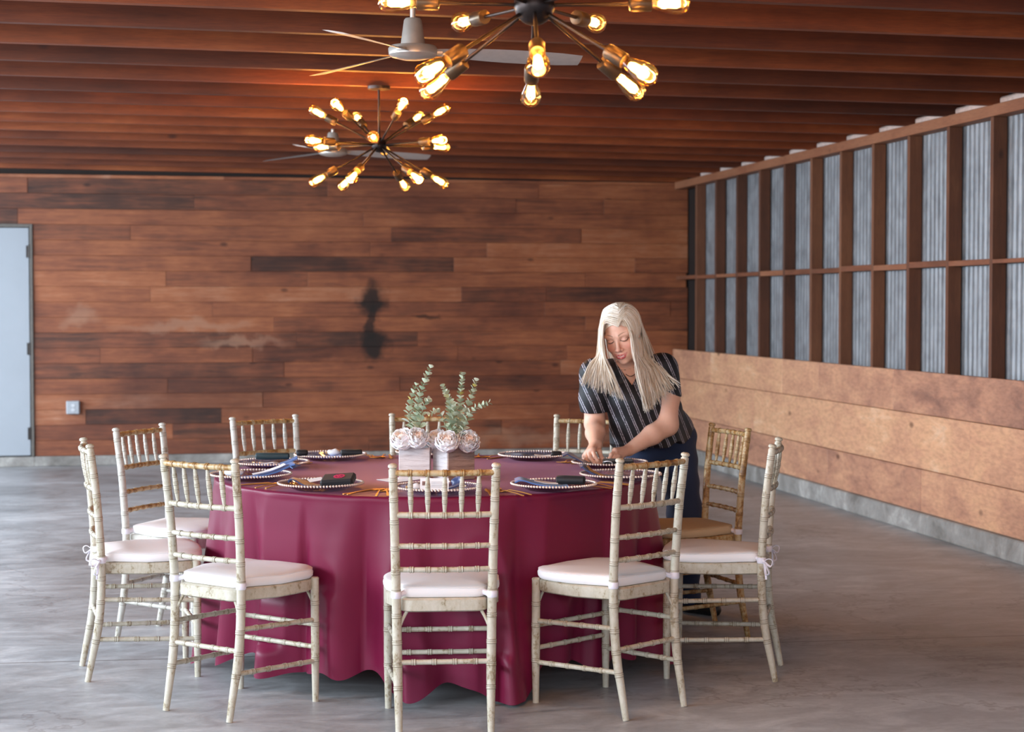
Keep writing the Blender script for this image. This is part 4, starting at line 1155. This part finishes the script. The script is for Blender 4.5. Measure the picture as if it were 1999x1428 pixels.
PA, PB = 0.74, 8.24
def person_mesh(name, V, Q, mats, cols=None, coord=None, mi=None):
    me = bpy.data.meshes.new(name)
    W = V-np.array([PA, PB, 0.0])
    me.vertices.add(len(W)); me.vertices.foreach_set('co', W.astype(np.float32).ravel())
    me.loops.add(Q.size); me.loops.foreach_set('vertex_index', Q.astype(np.int32).ravel())
    me.polygons.add(len(Q)); me.polygons.foreach_set('loop_start', np.arange(0, Q.size, 4, dtype=np.int32))
    me.polygons.foreach_set('use_smooth', np.ones(len(Q), bool))
    for m_ in mats: me.materials.append(m_)
    if mi is not None: me.polygons.foreach_set('material_index', mi.astype(np.int32))
    me.update(calc_edges=True); me.validate()
    if cols is not None:
        a = me.attributes.new('tone', 'FLOAT_COLOR', 'POINT'); a.data.foreach_set('color', np.concatenate([cols, np.ones((len(cols), 1))], 1).astype(np.float32).ravel())
    if coord is not None:
        a = me.attributes.new('stripe', 'FLOAT_VECTOR', 'POINT'); a.data.foreach_set('vector', coord.astype(np.float32).ravel())
    return me
def PX(x, y, d):              # pixel and depth -> body space
    p = at_d(x, y, d); return np.array([p.x*math.cos(YAW)-p.y*math.sin(YAW), p.x*math.sin(YAW)+p.y*math.cos(YAW), p.z])

# head frame: x her left, y out of the face, z up
HS = 1.06
fw = Vector((-0.30, -0.89, -0.345)).normalized()
up0 = Vector((-0.30, -0.30, 0.95)); up_ = (up0-fw*up0.dot(fw)).normalized(); lf = up_.cross(fw)*-1
HC = np.array([0.495, 7.850, 1.346])           # middle of the skull at eye level
HM = np.array([list(lf), list(fw), list(up_)])  # rows: body -> head
def hp(x, y, z): return HC+HS*(HM.T @ np.array([x, y, z]))
hr = lambda *r: [HS*x for x in r]

# --- joints
RS, LS = np.array([.372, 7.875, 1.165]), np.array([.690, 7.955, 1.185])
RE, LE = np.array([.376, 7.905, .935]), np.array([.706, 7.895, .930])
RW, LW = np.array([.371, 7.700, .856]), np.array([.522, 7.752, .828])
NB = np.array([.535, 7.945, 1.205])
def torso(F):
    F.ell((.680, 8.18, .87), (.150, .105, .11), .06)
    F.ell((.640, 8.08, .99), (.140, .108, .11), .06)
    F.ell((.568, 7.98, 1.09), (.148, .112, .13), .06)
    F.ell((.59, 8.03, 1.13), (.13, .085, .10), .05)
    F.cone((.500, 7.900, 1.065), (.500, 7.885, 1.055), .060, .052, .05); F.cone((.610, 7.925, 1.06), (.612, 7.908, 1.05), .060, .052, .05)
    F.cone(RS+np.array([.035, .01, .002]), LS+np.array([-.03, 0, -.002]), .052, .052, .04)
    return F
def arms(F, r=0.0, fore=True):
    F.chain([RS, (RS+RE)/2+np.array([0, .006, 0]), RE], [.056+r, .052+r, .045+r], .03)
    F.chain([LS, (LS+LE)/2+np.array([.008, .006, 0]), LE], [.058+r, .055+r, .048+r], .03)
    if fore:
        F.chain([RE, RE*.55+RW*.45, RW], [.045, .042, .028], .02)
        F.chain([LE, LE*.6+LW*.4, LW], [.048, .043, .027], .02)
    return F
HIPR, HIPL = np.array([.60, 8.16, .84]), np.array([.765, 8.205, .84])
KR, KL = np.array([.585, 8.10, .47]), np.array([.822, 8.235, .475])
AR, AL = np.array([.60, 8.235, .085]), np.array([.845, 8.305, .085])
def legs(F, r=0.0):
    F.chain([HIPR, KR, AR], [.092+r, .064+r, .040+r], .04); F.chain([HIPL, KL, AL], [.092+r, .066+r, .042+r], .04); return F

B = Field()
torso(B); arms(B); legs(B, -0.012)
TR, TL = AR+np.array([-.09, -.11, -.055]), AL+np.array([.115, -.085, -.055])
B.cone(AR+np.array([.01, .02, -.04]), TR, .030, .022, .03); B.cone(AL+np.array([-.01, .02, -.04]), TL, .030, .022, .03)
B.cone(NB+np.array([0, .02, -.02]), hp(0, -.028, -.055), .056, .047, .03)
# head
B.ell(hp(0, -.012, .03), hr(.073, .092, .084), .02, HM); B.ell(hp(0, .022, -.03), hr(.061, .062, .088), .03, HM)
B.ell(hp(0, .034, -.074), hr(.046, .044, .036), .025, HM); B.ell(hp(0, .070, -.101), hr(.017, .014, .013), .02, HM)
for s in (-1, 1):
    B.ell(hp(s*.036, .056, -.034), hr(.024, .022, .022), .02, HM)
    B.ell(hp(s*.070, -.005, -.012), hr(.006, .014, .022), .006, HM)
    B.cone(hp(s*.012, .079, .018), hp(s*.045, .066, .018), .010*HS, .010*HS, .015)
    B.ell(hp(s*.031, .096, .0), hr(.015, .013, .011), .012, HM, -1)
    B.ell(hp(s*.031, .0725, -.002), hr(.0150, .0125, .0122), .004, HM)
B.cone(hp(0, .080, .006), hp(0, .100, -.034), .0070*HS, .0090*HS, .010)
B.ell(hp(0, .1045, -.037), hr(.0098, .0095, .0085), .006, HM)
for s in (-1, 1): B.ell(hp(s*.0125, .0925, -.041), hr(.0072, .0085, .0065), .006, HM)
B.ell(hp(0, .074, -.068), hr(.031, .018, .021), .015, HM)
LIPU = [(-.026, .078, -.0585), (-.013, .0895, -.0640), (0, .0935, -.0655), (.013, .0895, -.0640), (.026, .078, -.0585)]
LIPD = [(-.024, .079, -.0610), (-.013, .0885, -.0750), (0, .0920, -.0785), (.013, .0885, -.0750), (.024, .079, -.0610)]
B.chain([hp(*p) for p in LIPU], hr(.0018, .0034, .0036, .0034, .0018), .004)
B.chain([hp(*p) for p in LIPD], hr(.0018, .0042, .0050, .0042, .0018), .004)
# hands
def hand(F, W, kn, fingers, thumb, pr=.0125):
    for K in kn: F.cone(W, K, .0175, pr, .014)
    F.cone(kn[0], kn[-1], pr, pr-.002, .012)
    for pts, r in fingers: F.chain(pts, [r, r*.93, r*.86, r*.74][:len(pts)], .0035)
    F.chain(thumb, [.0135, .0110, .0098, .0082], .006)
dR = 7.655
kR = [PX(1157, 878, 7.650), PX(1150, 880, 7.660), PX(1145, 885, 7.672), PX(1142, 891, 7.685)]
fR = [([kR[0], PX(1161, 890, 7.625), PX(1167, 899, 7.620), PX(1173, 905, 7.626)], .0095),
      ([kR[1], PX(1152, 894, 7.630), PX(1160, 903, 7.618), PX(1168, 907, 7.622)], .0097),
      ([kR[2], PX(1145, 897, 7.645), PX(1151, 905, 7.632), PX(1158, 907.5, 7.634)], .0090),
      ([kR[3], PX(1141, 900, 7.665), PX(1145, 906, 7.655), PX(1150, 907, 7.655)], .0080)]
hand(B, RW, kR, fR, [RW+np.array([.010, -.006, -.012]), PX(1170, 881, 7.672), PX(1174, 893, 7.652), PX(1177, 903, 7.640)])
kL = [PX(1201, 880, 7.665), PX(1206, 881, 7.685), PX(1212, 883, 7.705), PX(1218, 886, 7.720)]
fL = [([kL[0], PX(1193, 887, 7.640), PX(1190, 895, 7.632), PX(1189, 902, 7.636)], .0094),
      ([kL[1], PX(1199, 889, 7.650), PX(1196, 898, 7.640), PX(1194, 904, 7.644)], .0096),
      ([kL[2], PX(1207, 891, 7.668), PX(1204, 900, 7.660), PX(1202, 905, 7.664)], .0090),
      ([kL[3], PX(1214, 893, 7.688), PX(1212, 901, 7.682), PX(1211, 905, 7.686)], .0080)]
hand(B, LW, kL, fL, [LW+np.array([-.010, -.010, -.012]), PX(1206, 891, 7.655), PX(1198, 899, 7.630), PX(1191, 904, 7.622)])

inH = lambda p: (np.linalg.norm(p-HC, axis=1) < .165)
inR = lambda p: (np.linalg.norm(p-(RW+np.array([0, -.04, -.05])), axis=1) < .10)
inL = lambda p: (np.linalg.norm(p-(LW+np.array([-.06, -.06, -.03])), axis=1) < .115)
def bx(c, r): return (list(np.array(c)-r), list(np.array(c)+r))
parts = [((.22, 7.55, .0), (1.05, 8.42, 1.52), .0055, lambda p: ~(inH(p) | inR(p) | inL(p)))]
for c, r, h, fn in ((HC, .18, .0021, inH), (RW+np.array([0, -.04, -.05]), .115, .0021, inR), (LW+np.array([-.06, -.06, -.03]), .13, .0021, inL)):
    lo, hi = bx(c, r); parts.append((lo, hi, h, fn if fn is inH else (lambda p, fn=fn: fn(HC*0+p) | fn(p+(p.mean(0)-p)*.06))))
V, Q = extract(B, parts)
# skin tones: rosy cheeks, lips, lash line, brows
hd = (V-HC) @ HM.T/HS
col = np.tile(np.array(srgb(236, 188, 164)[:3]), (len(V), 1))
def blend(mask, c):
    global col
    mask = np.clip(mask, 0, 1)[:, None]; col = col*(1-mask)+np.array(c[:3])*mask
face = (hd[:, 1] > .04) & (np.abs(hd[:, 0]) < .07) & (np.abs(hd[:, 2]) < .12)
def seg_d(pts):
    best = np.full(len(V), 9.0)
    for a_, b_ in zip(pts[:-1], pts[1:]):
        a_, b_ = np.array(a_), np.array(b_); d = b_-a_; t = np.clip(((hd-a_) @ d)/(d@d), 0, 1); best = np.minimum(best, np.linalg.norm(hd-a_-t[:, None]*d, axis=1))
    return best
for s in (-1, 1):
    blend(face*np.exp(-(((hd[:, 0]-s*.038)/.018)**2+((hd[:, 2]+.034)/.018)**2))*.55, srgb(228, 140, 122))
blend(face*np.exp(-((hd[:, 0]/.012)**2+((hd[:, 2]+.038)/.012)**2))*.3, srgb(226, 140, 124))
dU, dL = seg_d(LIPU), seg_d(LIPD)
lz = np.interp(np.abs(hd[:, 0]), [0, .013, .026], [-.0672, -.0655, -.0590]); lz2 = np.interp(np.abs(hd[:, 0]), [0, .013, .024], [-.0722, -.0705, -.0612])
blend(face*np.clip((.0055-np.minimum(dU, dL-.0016))/.0018, 0, 1), srgb(196, 92, 96))
blend(face*(np.abs(hd[:, 0]) < .015)*np.clip((lz-.0012-hd[:, 2])/.001, 0, 1)*np.clip((hd[:, 2]-lz2)/.001, 0, 1), srgb(250, 244, 240))
for s in (-1, 1):
    x = (hd[:, 0]-s*.031)/.0165
    lash = -.0085+.0065*x**2; blend(face*(np.abs(x) < 1.08)*np.clip((.0030-np.abs(hd[:, 2]-lash))/.0014, 0, 1)*.92, srgb(52, 36, 32))
    crease = .0062-.005*x**2; blend(face*(np.abs(x) < 1.0)*np.clip((.0020-np.abs(hd[:, 2]-crease))/.0016, 0, 1)*.55, srgb(140, 92, 76))
    lid = (np.abs(x) < 1)*np.exp(-((hd[:, 2]-.002)/.007)**2); blend(face*lid*.25, srgb(190, 130, 112))
    u = (hd[:, 0]*s-.012)/.038; br = .0205+.0075*np.sin(np.clip(u, 0, 1)*2.3); blend(face*(u > 0)*(u < 1)*np.clip((.0034*(1.15-u)-np.abs(hd[:, 2]-br))/.0012, 0, 1)*.75, srgb(134, 98, 72))
    blend(face*np.exp(-(((hd[:, 0]-s*.0065)/.0035)**2+((hd[:, 2]+.0455)/.0025)**2))*.6, srgb(130, 66, 58))
# knuckles and finger tips a touch pinker
for K in kR+kL+[f[0][-1] for f in fR+fL]: blend(np.exp(-(np.linalg.norm(V-K, axis=1)/.012)**2)*.3, srgb(226, 146, 126))
def skin():
    t = NT('skin'); a = t.attr('tone').outputs['Color']; n = t.noise(t.coord(), 60, 3)
    t.set(Base_Color=t.mix(0.12, a, t.ramp(n, [(0.3, (0.75, 0.55, 0.5)), (0.7, (1, 0.95, 0.92))]), 'MULTIPLY'), Roughness=0.5)
    t.p.inputs['Subsurface Weight'].default_value = 0.12; t.p.inputs['Subsurface Radius'].default_value = (0.012, 0.005, 0.003); t.p.inputs['Subsurface Scale'].default_value = 0.6
    return t.m
M_skin = skin()
wo = link('person', person_mesh('person', V, Q, [M_skin], cols=col))
p0 = cam_xy(PA, PB); wo.location = (p0.x, p0.y, 0); wo.rotation_euler = (0, 0, -YAW)
tag(wo, 'woman with long blonde hair in striped black blouse bending over the table, arranging a setting', 'person')

# --- blouse: loose, short sleeves, open V at the neck
T_ax = np.array([.680, 8.17, .87])-NB; T_ax /= np.linalg.norm(T_ax)
LAT = np.array([1, .25, 0]); LAT = LAT-T_ax*(LAT@T_ax); LAT /= np.linalg.norm(LAT); FR = np.cross(LAT, T_ax)
if FR[1] > 0: FR = -FR
F = Field(); torso(F); F = F.grow(.011)
F.cone((.535, 7.915, 1.03), (.565, 7.965, .84), .10, .118, .05); F.cone((.62, 7.99, 1.0), (.655, 8.05, .83), .115, .138, .05)
F.ell((.675, 8.16, .89), (.172, .145, .12), .05)
SL = Field()
SL.chain([RS, (RS+RE)/2+np.array([0, .006, 0]), RE], [.069, .066, .064], .03)
SL.chain([LS, (LS+LE)/2+np.array([.008, .006, 0]), LE], [.071, .068, .066], 0)
dirR = (RE-RS)/np.linalg.norm(RE-RS); dirL = (LE-LS)/np.linalg.norm(LE-LS)
cutR = RS+dirR*.175; cutL = LS+dirL*.115+np.array([.0, 0, .012]); nL = np.array([-.42, 0, -1.0]); nL /= np.linalg.norm(nL)
def plane(c, n): return lambda X, Y, Z: (X-c[0])*n[0]+(Y-c[1])*n[1]+(Z-c[2])*n[2]
sR = plane(cutR, dirR); sL = plane(cutL, nL)
SL.cut(lambda X, Y, Z: np.where(X < .53, sR(X, Y, Z), sL(X, Y, Z)))
hem = lambda X, Y, Z: (.826+.012*np.sin(X*38+Y*21)+.10*(X-.64)*(X > .64))-Z
F.cut(hem)
vb = PX(1234, 752, 7.86); NECKT = hp(0, -.03, -.06)
def vneck(X, Y, Z):
    z0 = vb[2]; hw = np.clip((Z-z0)*.62, -1, .062)
    xc = vb[0]-.10*(Z-z0)
    front = np.where(Y < NB[1]-.005, 1.0, -1.0)*.02
    w = np.minimum(hw-np.abs(X-xc), front)
    dx, dy = X-(NB[0]-.012), Y-(NB[1]-.015); ring = np.minimum(.066-np.sqrt(dx*dx+dy*dy), Z-(NB[2]-.03))
    return np.maximum(w, ring)
F.cut(vneck)
_lo, _hi = (.24, 7.70, .77), (.92, 8.40, 1.32)
D1, D2 = F.eval(_lo, _hi, .0045), SL.eval(_lo, _hi, .0045)
_h = np.clip(0.5+0.5*(D1-D2)/.018, 0, 1); V, Q = surface_nets(D1+(D2-D1)*_h-.018*_h*(1-_h), _lo, .0045)
rel = V-NB
crd = np.stack([rel@LAT, rel@T_ax, rel@FR], 1)
wr = np.sin(crd[:, 1]*34+crd[:, 0]*22)*.0022+np.sin(crd[:, 0]*60+crd[:, 1]*9)*.0015*np.clip(crd[:, 1]*4, 0, 1)
V = V+FR*wr[:, None]
def blouse():
    t = NT('black_striped_blouse'); sp = t.node('ShaderNodeSeparateXYZ'); t.link(t.attr('stripe').outputs['Vector'], sp.inputs[0])
    n = t.node('ShaderNodeTexNoise'); n.inputs['Scale'].default_value = 9; t.link(t.coord(), n.inputs['Vector'])
    x = t.math('ADD', sp.outputs['X'], t.math('MULTIPLY', t.math('SUBTRACT', n.outputs['Fac'], 0.5), 0.010))
    f = t.math('FRACT', t.math('MULTIPLY', x, 1/0.036))
    l1 = t.math('LESS_THAN', t.math('ABSOLUTE', t.math('SUBTRACT', f, 0.40)), 0.050)
    l2 = t.math('LESS_THAN', t.math('ABSOLUTE', t.math('SUBTRACT', f, 0.62)), 0.050)
    l = t.math('MAXIMUM', l1, l2)
    dash = t.ramp(t.noise(t.coord(), 130, 2), [(0.36, (0.25,)*3), (0.52, (1,)*3)])
    t.set(Base_Color=t.mix(t.math('MULTIPLY', l, dash), srgb(15, 16, 22), srgb(176, 174, 186)), Roughness=0.62)
    t.bump(t.noise(t.coord(), 22, 3), 0.25, 0.006); return t.m
bl = link('blouse', person_mesh('blouse', V, Q, [blouse()], coord=crd), wo); bl['label'] = 'black blouse with thin white stripes'

# --- jeans and shoes
F = Field(); F.ell((.680, 8.17, .87), (.174, .134, .13), .05); legs(F, .012); F.cone(AL, AL+np.array([0, 0, -.05]), .054, .058, .02); F.cone(AR, AR+np.array([0, 0, -.05]), .052, .056, .02)
F.cut(lambda X, Y, Z: Z-.925+0*X); F.cut(lambda X, Y, Z: .045-Z+0*X)
V, Q = surface_nets(F.eval((.45, 7.95, .0), (.98, 8.45, .96), .006), (.45, 7.95, .0), .006)
V[:, 0] += .0025*np.sin(V[:, 2]*60+V[:, 1]*20); V[:, 1] += .0025*np.sin(V[:, 2]*47+V[:, 0]*30)
M_denim = cloth('dark_blue_denim', srgb(34, 48, 78), 0.8, 500, 0.05)
je = link('jeans', person_mesh('jeans', V, Q, [M_denim]), wo); je['label'] = 'dark blue jeans'
M_shoe = plain('black_shoe_leather', srgb(18, 17, 18), 0.4)
for A, T in ((AR, TR), (AL, TL)):
    F = Field(); F.cone(A+np.array([0, .02, -.035]), A+np.array([0, .01, .02]), .046, .046, .02)
    F.cone(A+np.array([.0, .02, -.044]), T+np.array([0, 0, .0]), .040, .034, .03)
    F.cut(lambda X, Y, Z: .001-Z+0*X)
    lo = np.minimum(A, T)-.08; hi = np.maximum(A, T)+.08; lo[2] = -.02; hi[2] = .16
    V, Q = surface_nets(F.eval(lo, hi, .004), lo, .004); link('shoe', person_mesh('shoe', V, Q, [M_shoe]), wo)

# --- necklace: thin dark cord across the throat
m = MB(); pts = [PX(1216, 722, 7.895), PX(1222, 730, 7.866), PX(1230, 734, 7.856), PX(1238, 731, 7.863), PX(1245, 723, 7.895)]
m.tube([Vector(p)-Vector((PA, PB, 0)) for p in smooth_path(pts, 20)], .0016, 6); m.build('necklace', M_dark, wo)

# --- hair: a cap over the skull and long straight locks hanging either side of the face
def hairm():
    t = NT('blonde_hair'); n = t.noise(t.coord('Object', (60, 60, 5)), 3, 3)
    a = t.attr('rnd').outputs['Fac']
    f = t.math('ADD', t.math('MULTIPLY', a, 0.6), t.math('MULTIPLY', n, 0.4))
    t.set(Base_Color=t.ramp(f, [(0.15, srgb(178, 156, 130)), (0.45, srgb(216, 202, 182)), (0.75, srgb(238, 231, 220))]), Roughness=0.38)
    t.p.inputs['Specular IOR Level'].default_value = 0.4; return t.m
M_hair = hairm()
rg = random.Random(5); m = MB()
CAPR = np.array([.0795, .0985, .0905]); CAPC = np.array([0, -.014, .031])
def lock(pts, r0, n=18, flat=0.45):
    P = []
    lift = rg.uniform(1.02, 1.07)
    for p in smooth_path(pts, n):
        h_ = HM @ (np.array(p)-HC)/HS; q = (h_-CAPC)/CAPR; L = np.linalg.norm(q)
        if L < lift: p = hp(*(CAPC+q/max(L, 1e-6)*lift*CAPR))
        P.append(Vector(p)-Vector((PA, PB, 0)))
    m.cur = min(1, max(0, rg.gauss(.55, .22)))
    rr = [r0*(0.55+0.45*min(1, 6*i/n))*(1 if i < n*.6 else max(.08, 1-(i-n*.6)/(n*.42))) for i in range(n)]
    m.tube(P, rr, 6, flat)
def sc(x, y, z, f=1.0): return hp(x*f, y*f, z*f)
def shell(th, ph, R=1.0):   # th from the crown, ph around: a point just outside the skull
    return hp(.081*R*math.sin(th)*math.sin(ph), -.012+.100*R*math.sin(th)*math.cos(ph), .03+.093*R*math.cos(th))
part0, part1 = hp(-.022, .088, .058), hp(-.016, -.045, .118)
def mixp(a, b, t): return a+(b-a)*t
for i in range(250):         # image-right side
    u = rg.random(); v = rg.random()             # u along the parting front->back, v layer inner->outer
    st = mixp(part0, part1, u)+rg.uniform(-.003, .003)
    st = st+np.array([0, 0, .004])
    lay = .55+.45*v
    k1 = mixp(PX(1216, 624, 7.765), PX(1228, 597, 7.95), u)
    k2 = mixp(PX(1231, 650, 7.765), PX(1251, 630, 7.97), u)
    k3 = mixp(PX(1237, 690, 7.760), PX(1268, 688, 7.965), u)
    w = min(1, max(0, u+rg.uniform(-.25, .25)))
    k4 = mixp(PX(1246, 735, 7.76), PX(1292, 722, 7.90), w)
    e = mixp(PX(1262, 806, 7.76), PX(1326, 752, 7.84), w**1.5)
    sh = rg.uniform(.80, 1.0); e = mixp(k4, e, sh)
    j = lambda s: np.array([rg.uniform(-s, s), rg.uniform(-s, s)-.006*v, rg.uniform(-s, s)])
    lock([st, k1+j(.003), k2+j(.004), k3+j(.006), k4+j(.010), e+j(.014)], rg.uniform(.0045, .0075))
for i in range(150):         # image-left side
    u = rg.random(); v = rg.random()
    st = mixp(part0, part1, u)+rg.uniform(-.003, .003)+np.array([0, 0, .004])
    k1 = mixp(PX(1181, 630, 7.765), PX(1184, 603, 7.93), u)
    k2 = mixp(PX(1176, 650, 7.755), PX(1170, 640, 7.90), u)
    k3 = mixp(PX(1179, 690, 7.745), PX(1167, 688, 7.86), u)
    w = min(1, max(0, u+rg.uniform(-.3, .3)))
    k4 = mixp(PX(1194, 728, 7.765), PX(1150, 716, 7.79), w)
    e = mixp(PX(1219, 785, 7.755), PX(1134, 752, 7.765), w**.8)
    e = mixp(k4, e, rg.uniform(.7, 1.0))
    j = lambda s: np.array([rg.uniform(-s, s), rg.uniform(-s, s)-.004*v, rg.uniform(-s, s)])
    lock([st, k1+j(.003), k2+j(.003), k3+j(.005), k4+j(.008), e+j(.010)], rg.uniform(.0040, .0068))
for i in range(170):         # back of the head, falling behind the shoulders
    ph = rg.uniform(1.75, 4.55); st = mixp(part0, part1, rg.uniform(.55, 1.0))+np.array([0, 0, .004])
    a_, b_, c_ = shell(.55, ph, 1.06), shell(1.1, ph, 1.08), shell(1.7, ph, 1.06)
    e = c_+np.array([rg.uniform(.02, .07), rg.uniform(.01, .05), -.13-rg.uniform(0, .05)])
    lock([st, a_, b_, c_, e], rg.uniform(.006, .009), 16)
F = Field(); F.ell(hp(*CAPC), hr(*CAPR), .01, HM)
def face_open(X, Y, Z):
    x, y, z = [(HM[i][0]*(X-HC[0])+HM[i][1]*(Y-HC[1])+HM[i][2]*(Z-HC[2]))/HS for i in range(3)]
    return np.minimum(np.minimum(y-(.012+.25*np.abs(z-.03)*(z < -.02)), .066-.035*(x/.06)**2-z), .071-np.abs(x))
F.cut(face_open)
lo, hi = bx(HC+np.array([0, 0, .02]), .16); V, Q = surface_nets(F.eval(lo, hi, .004), lo, .004)
m.cur = .5; m.add([(v[0]-PA, v[1]-PB, v[2]) for v in V], [tuple(int(i) for i in q) for q in Q])
o = m.build('hair', M_hair, wo); o['label'] = 'long straight blonde hair'
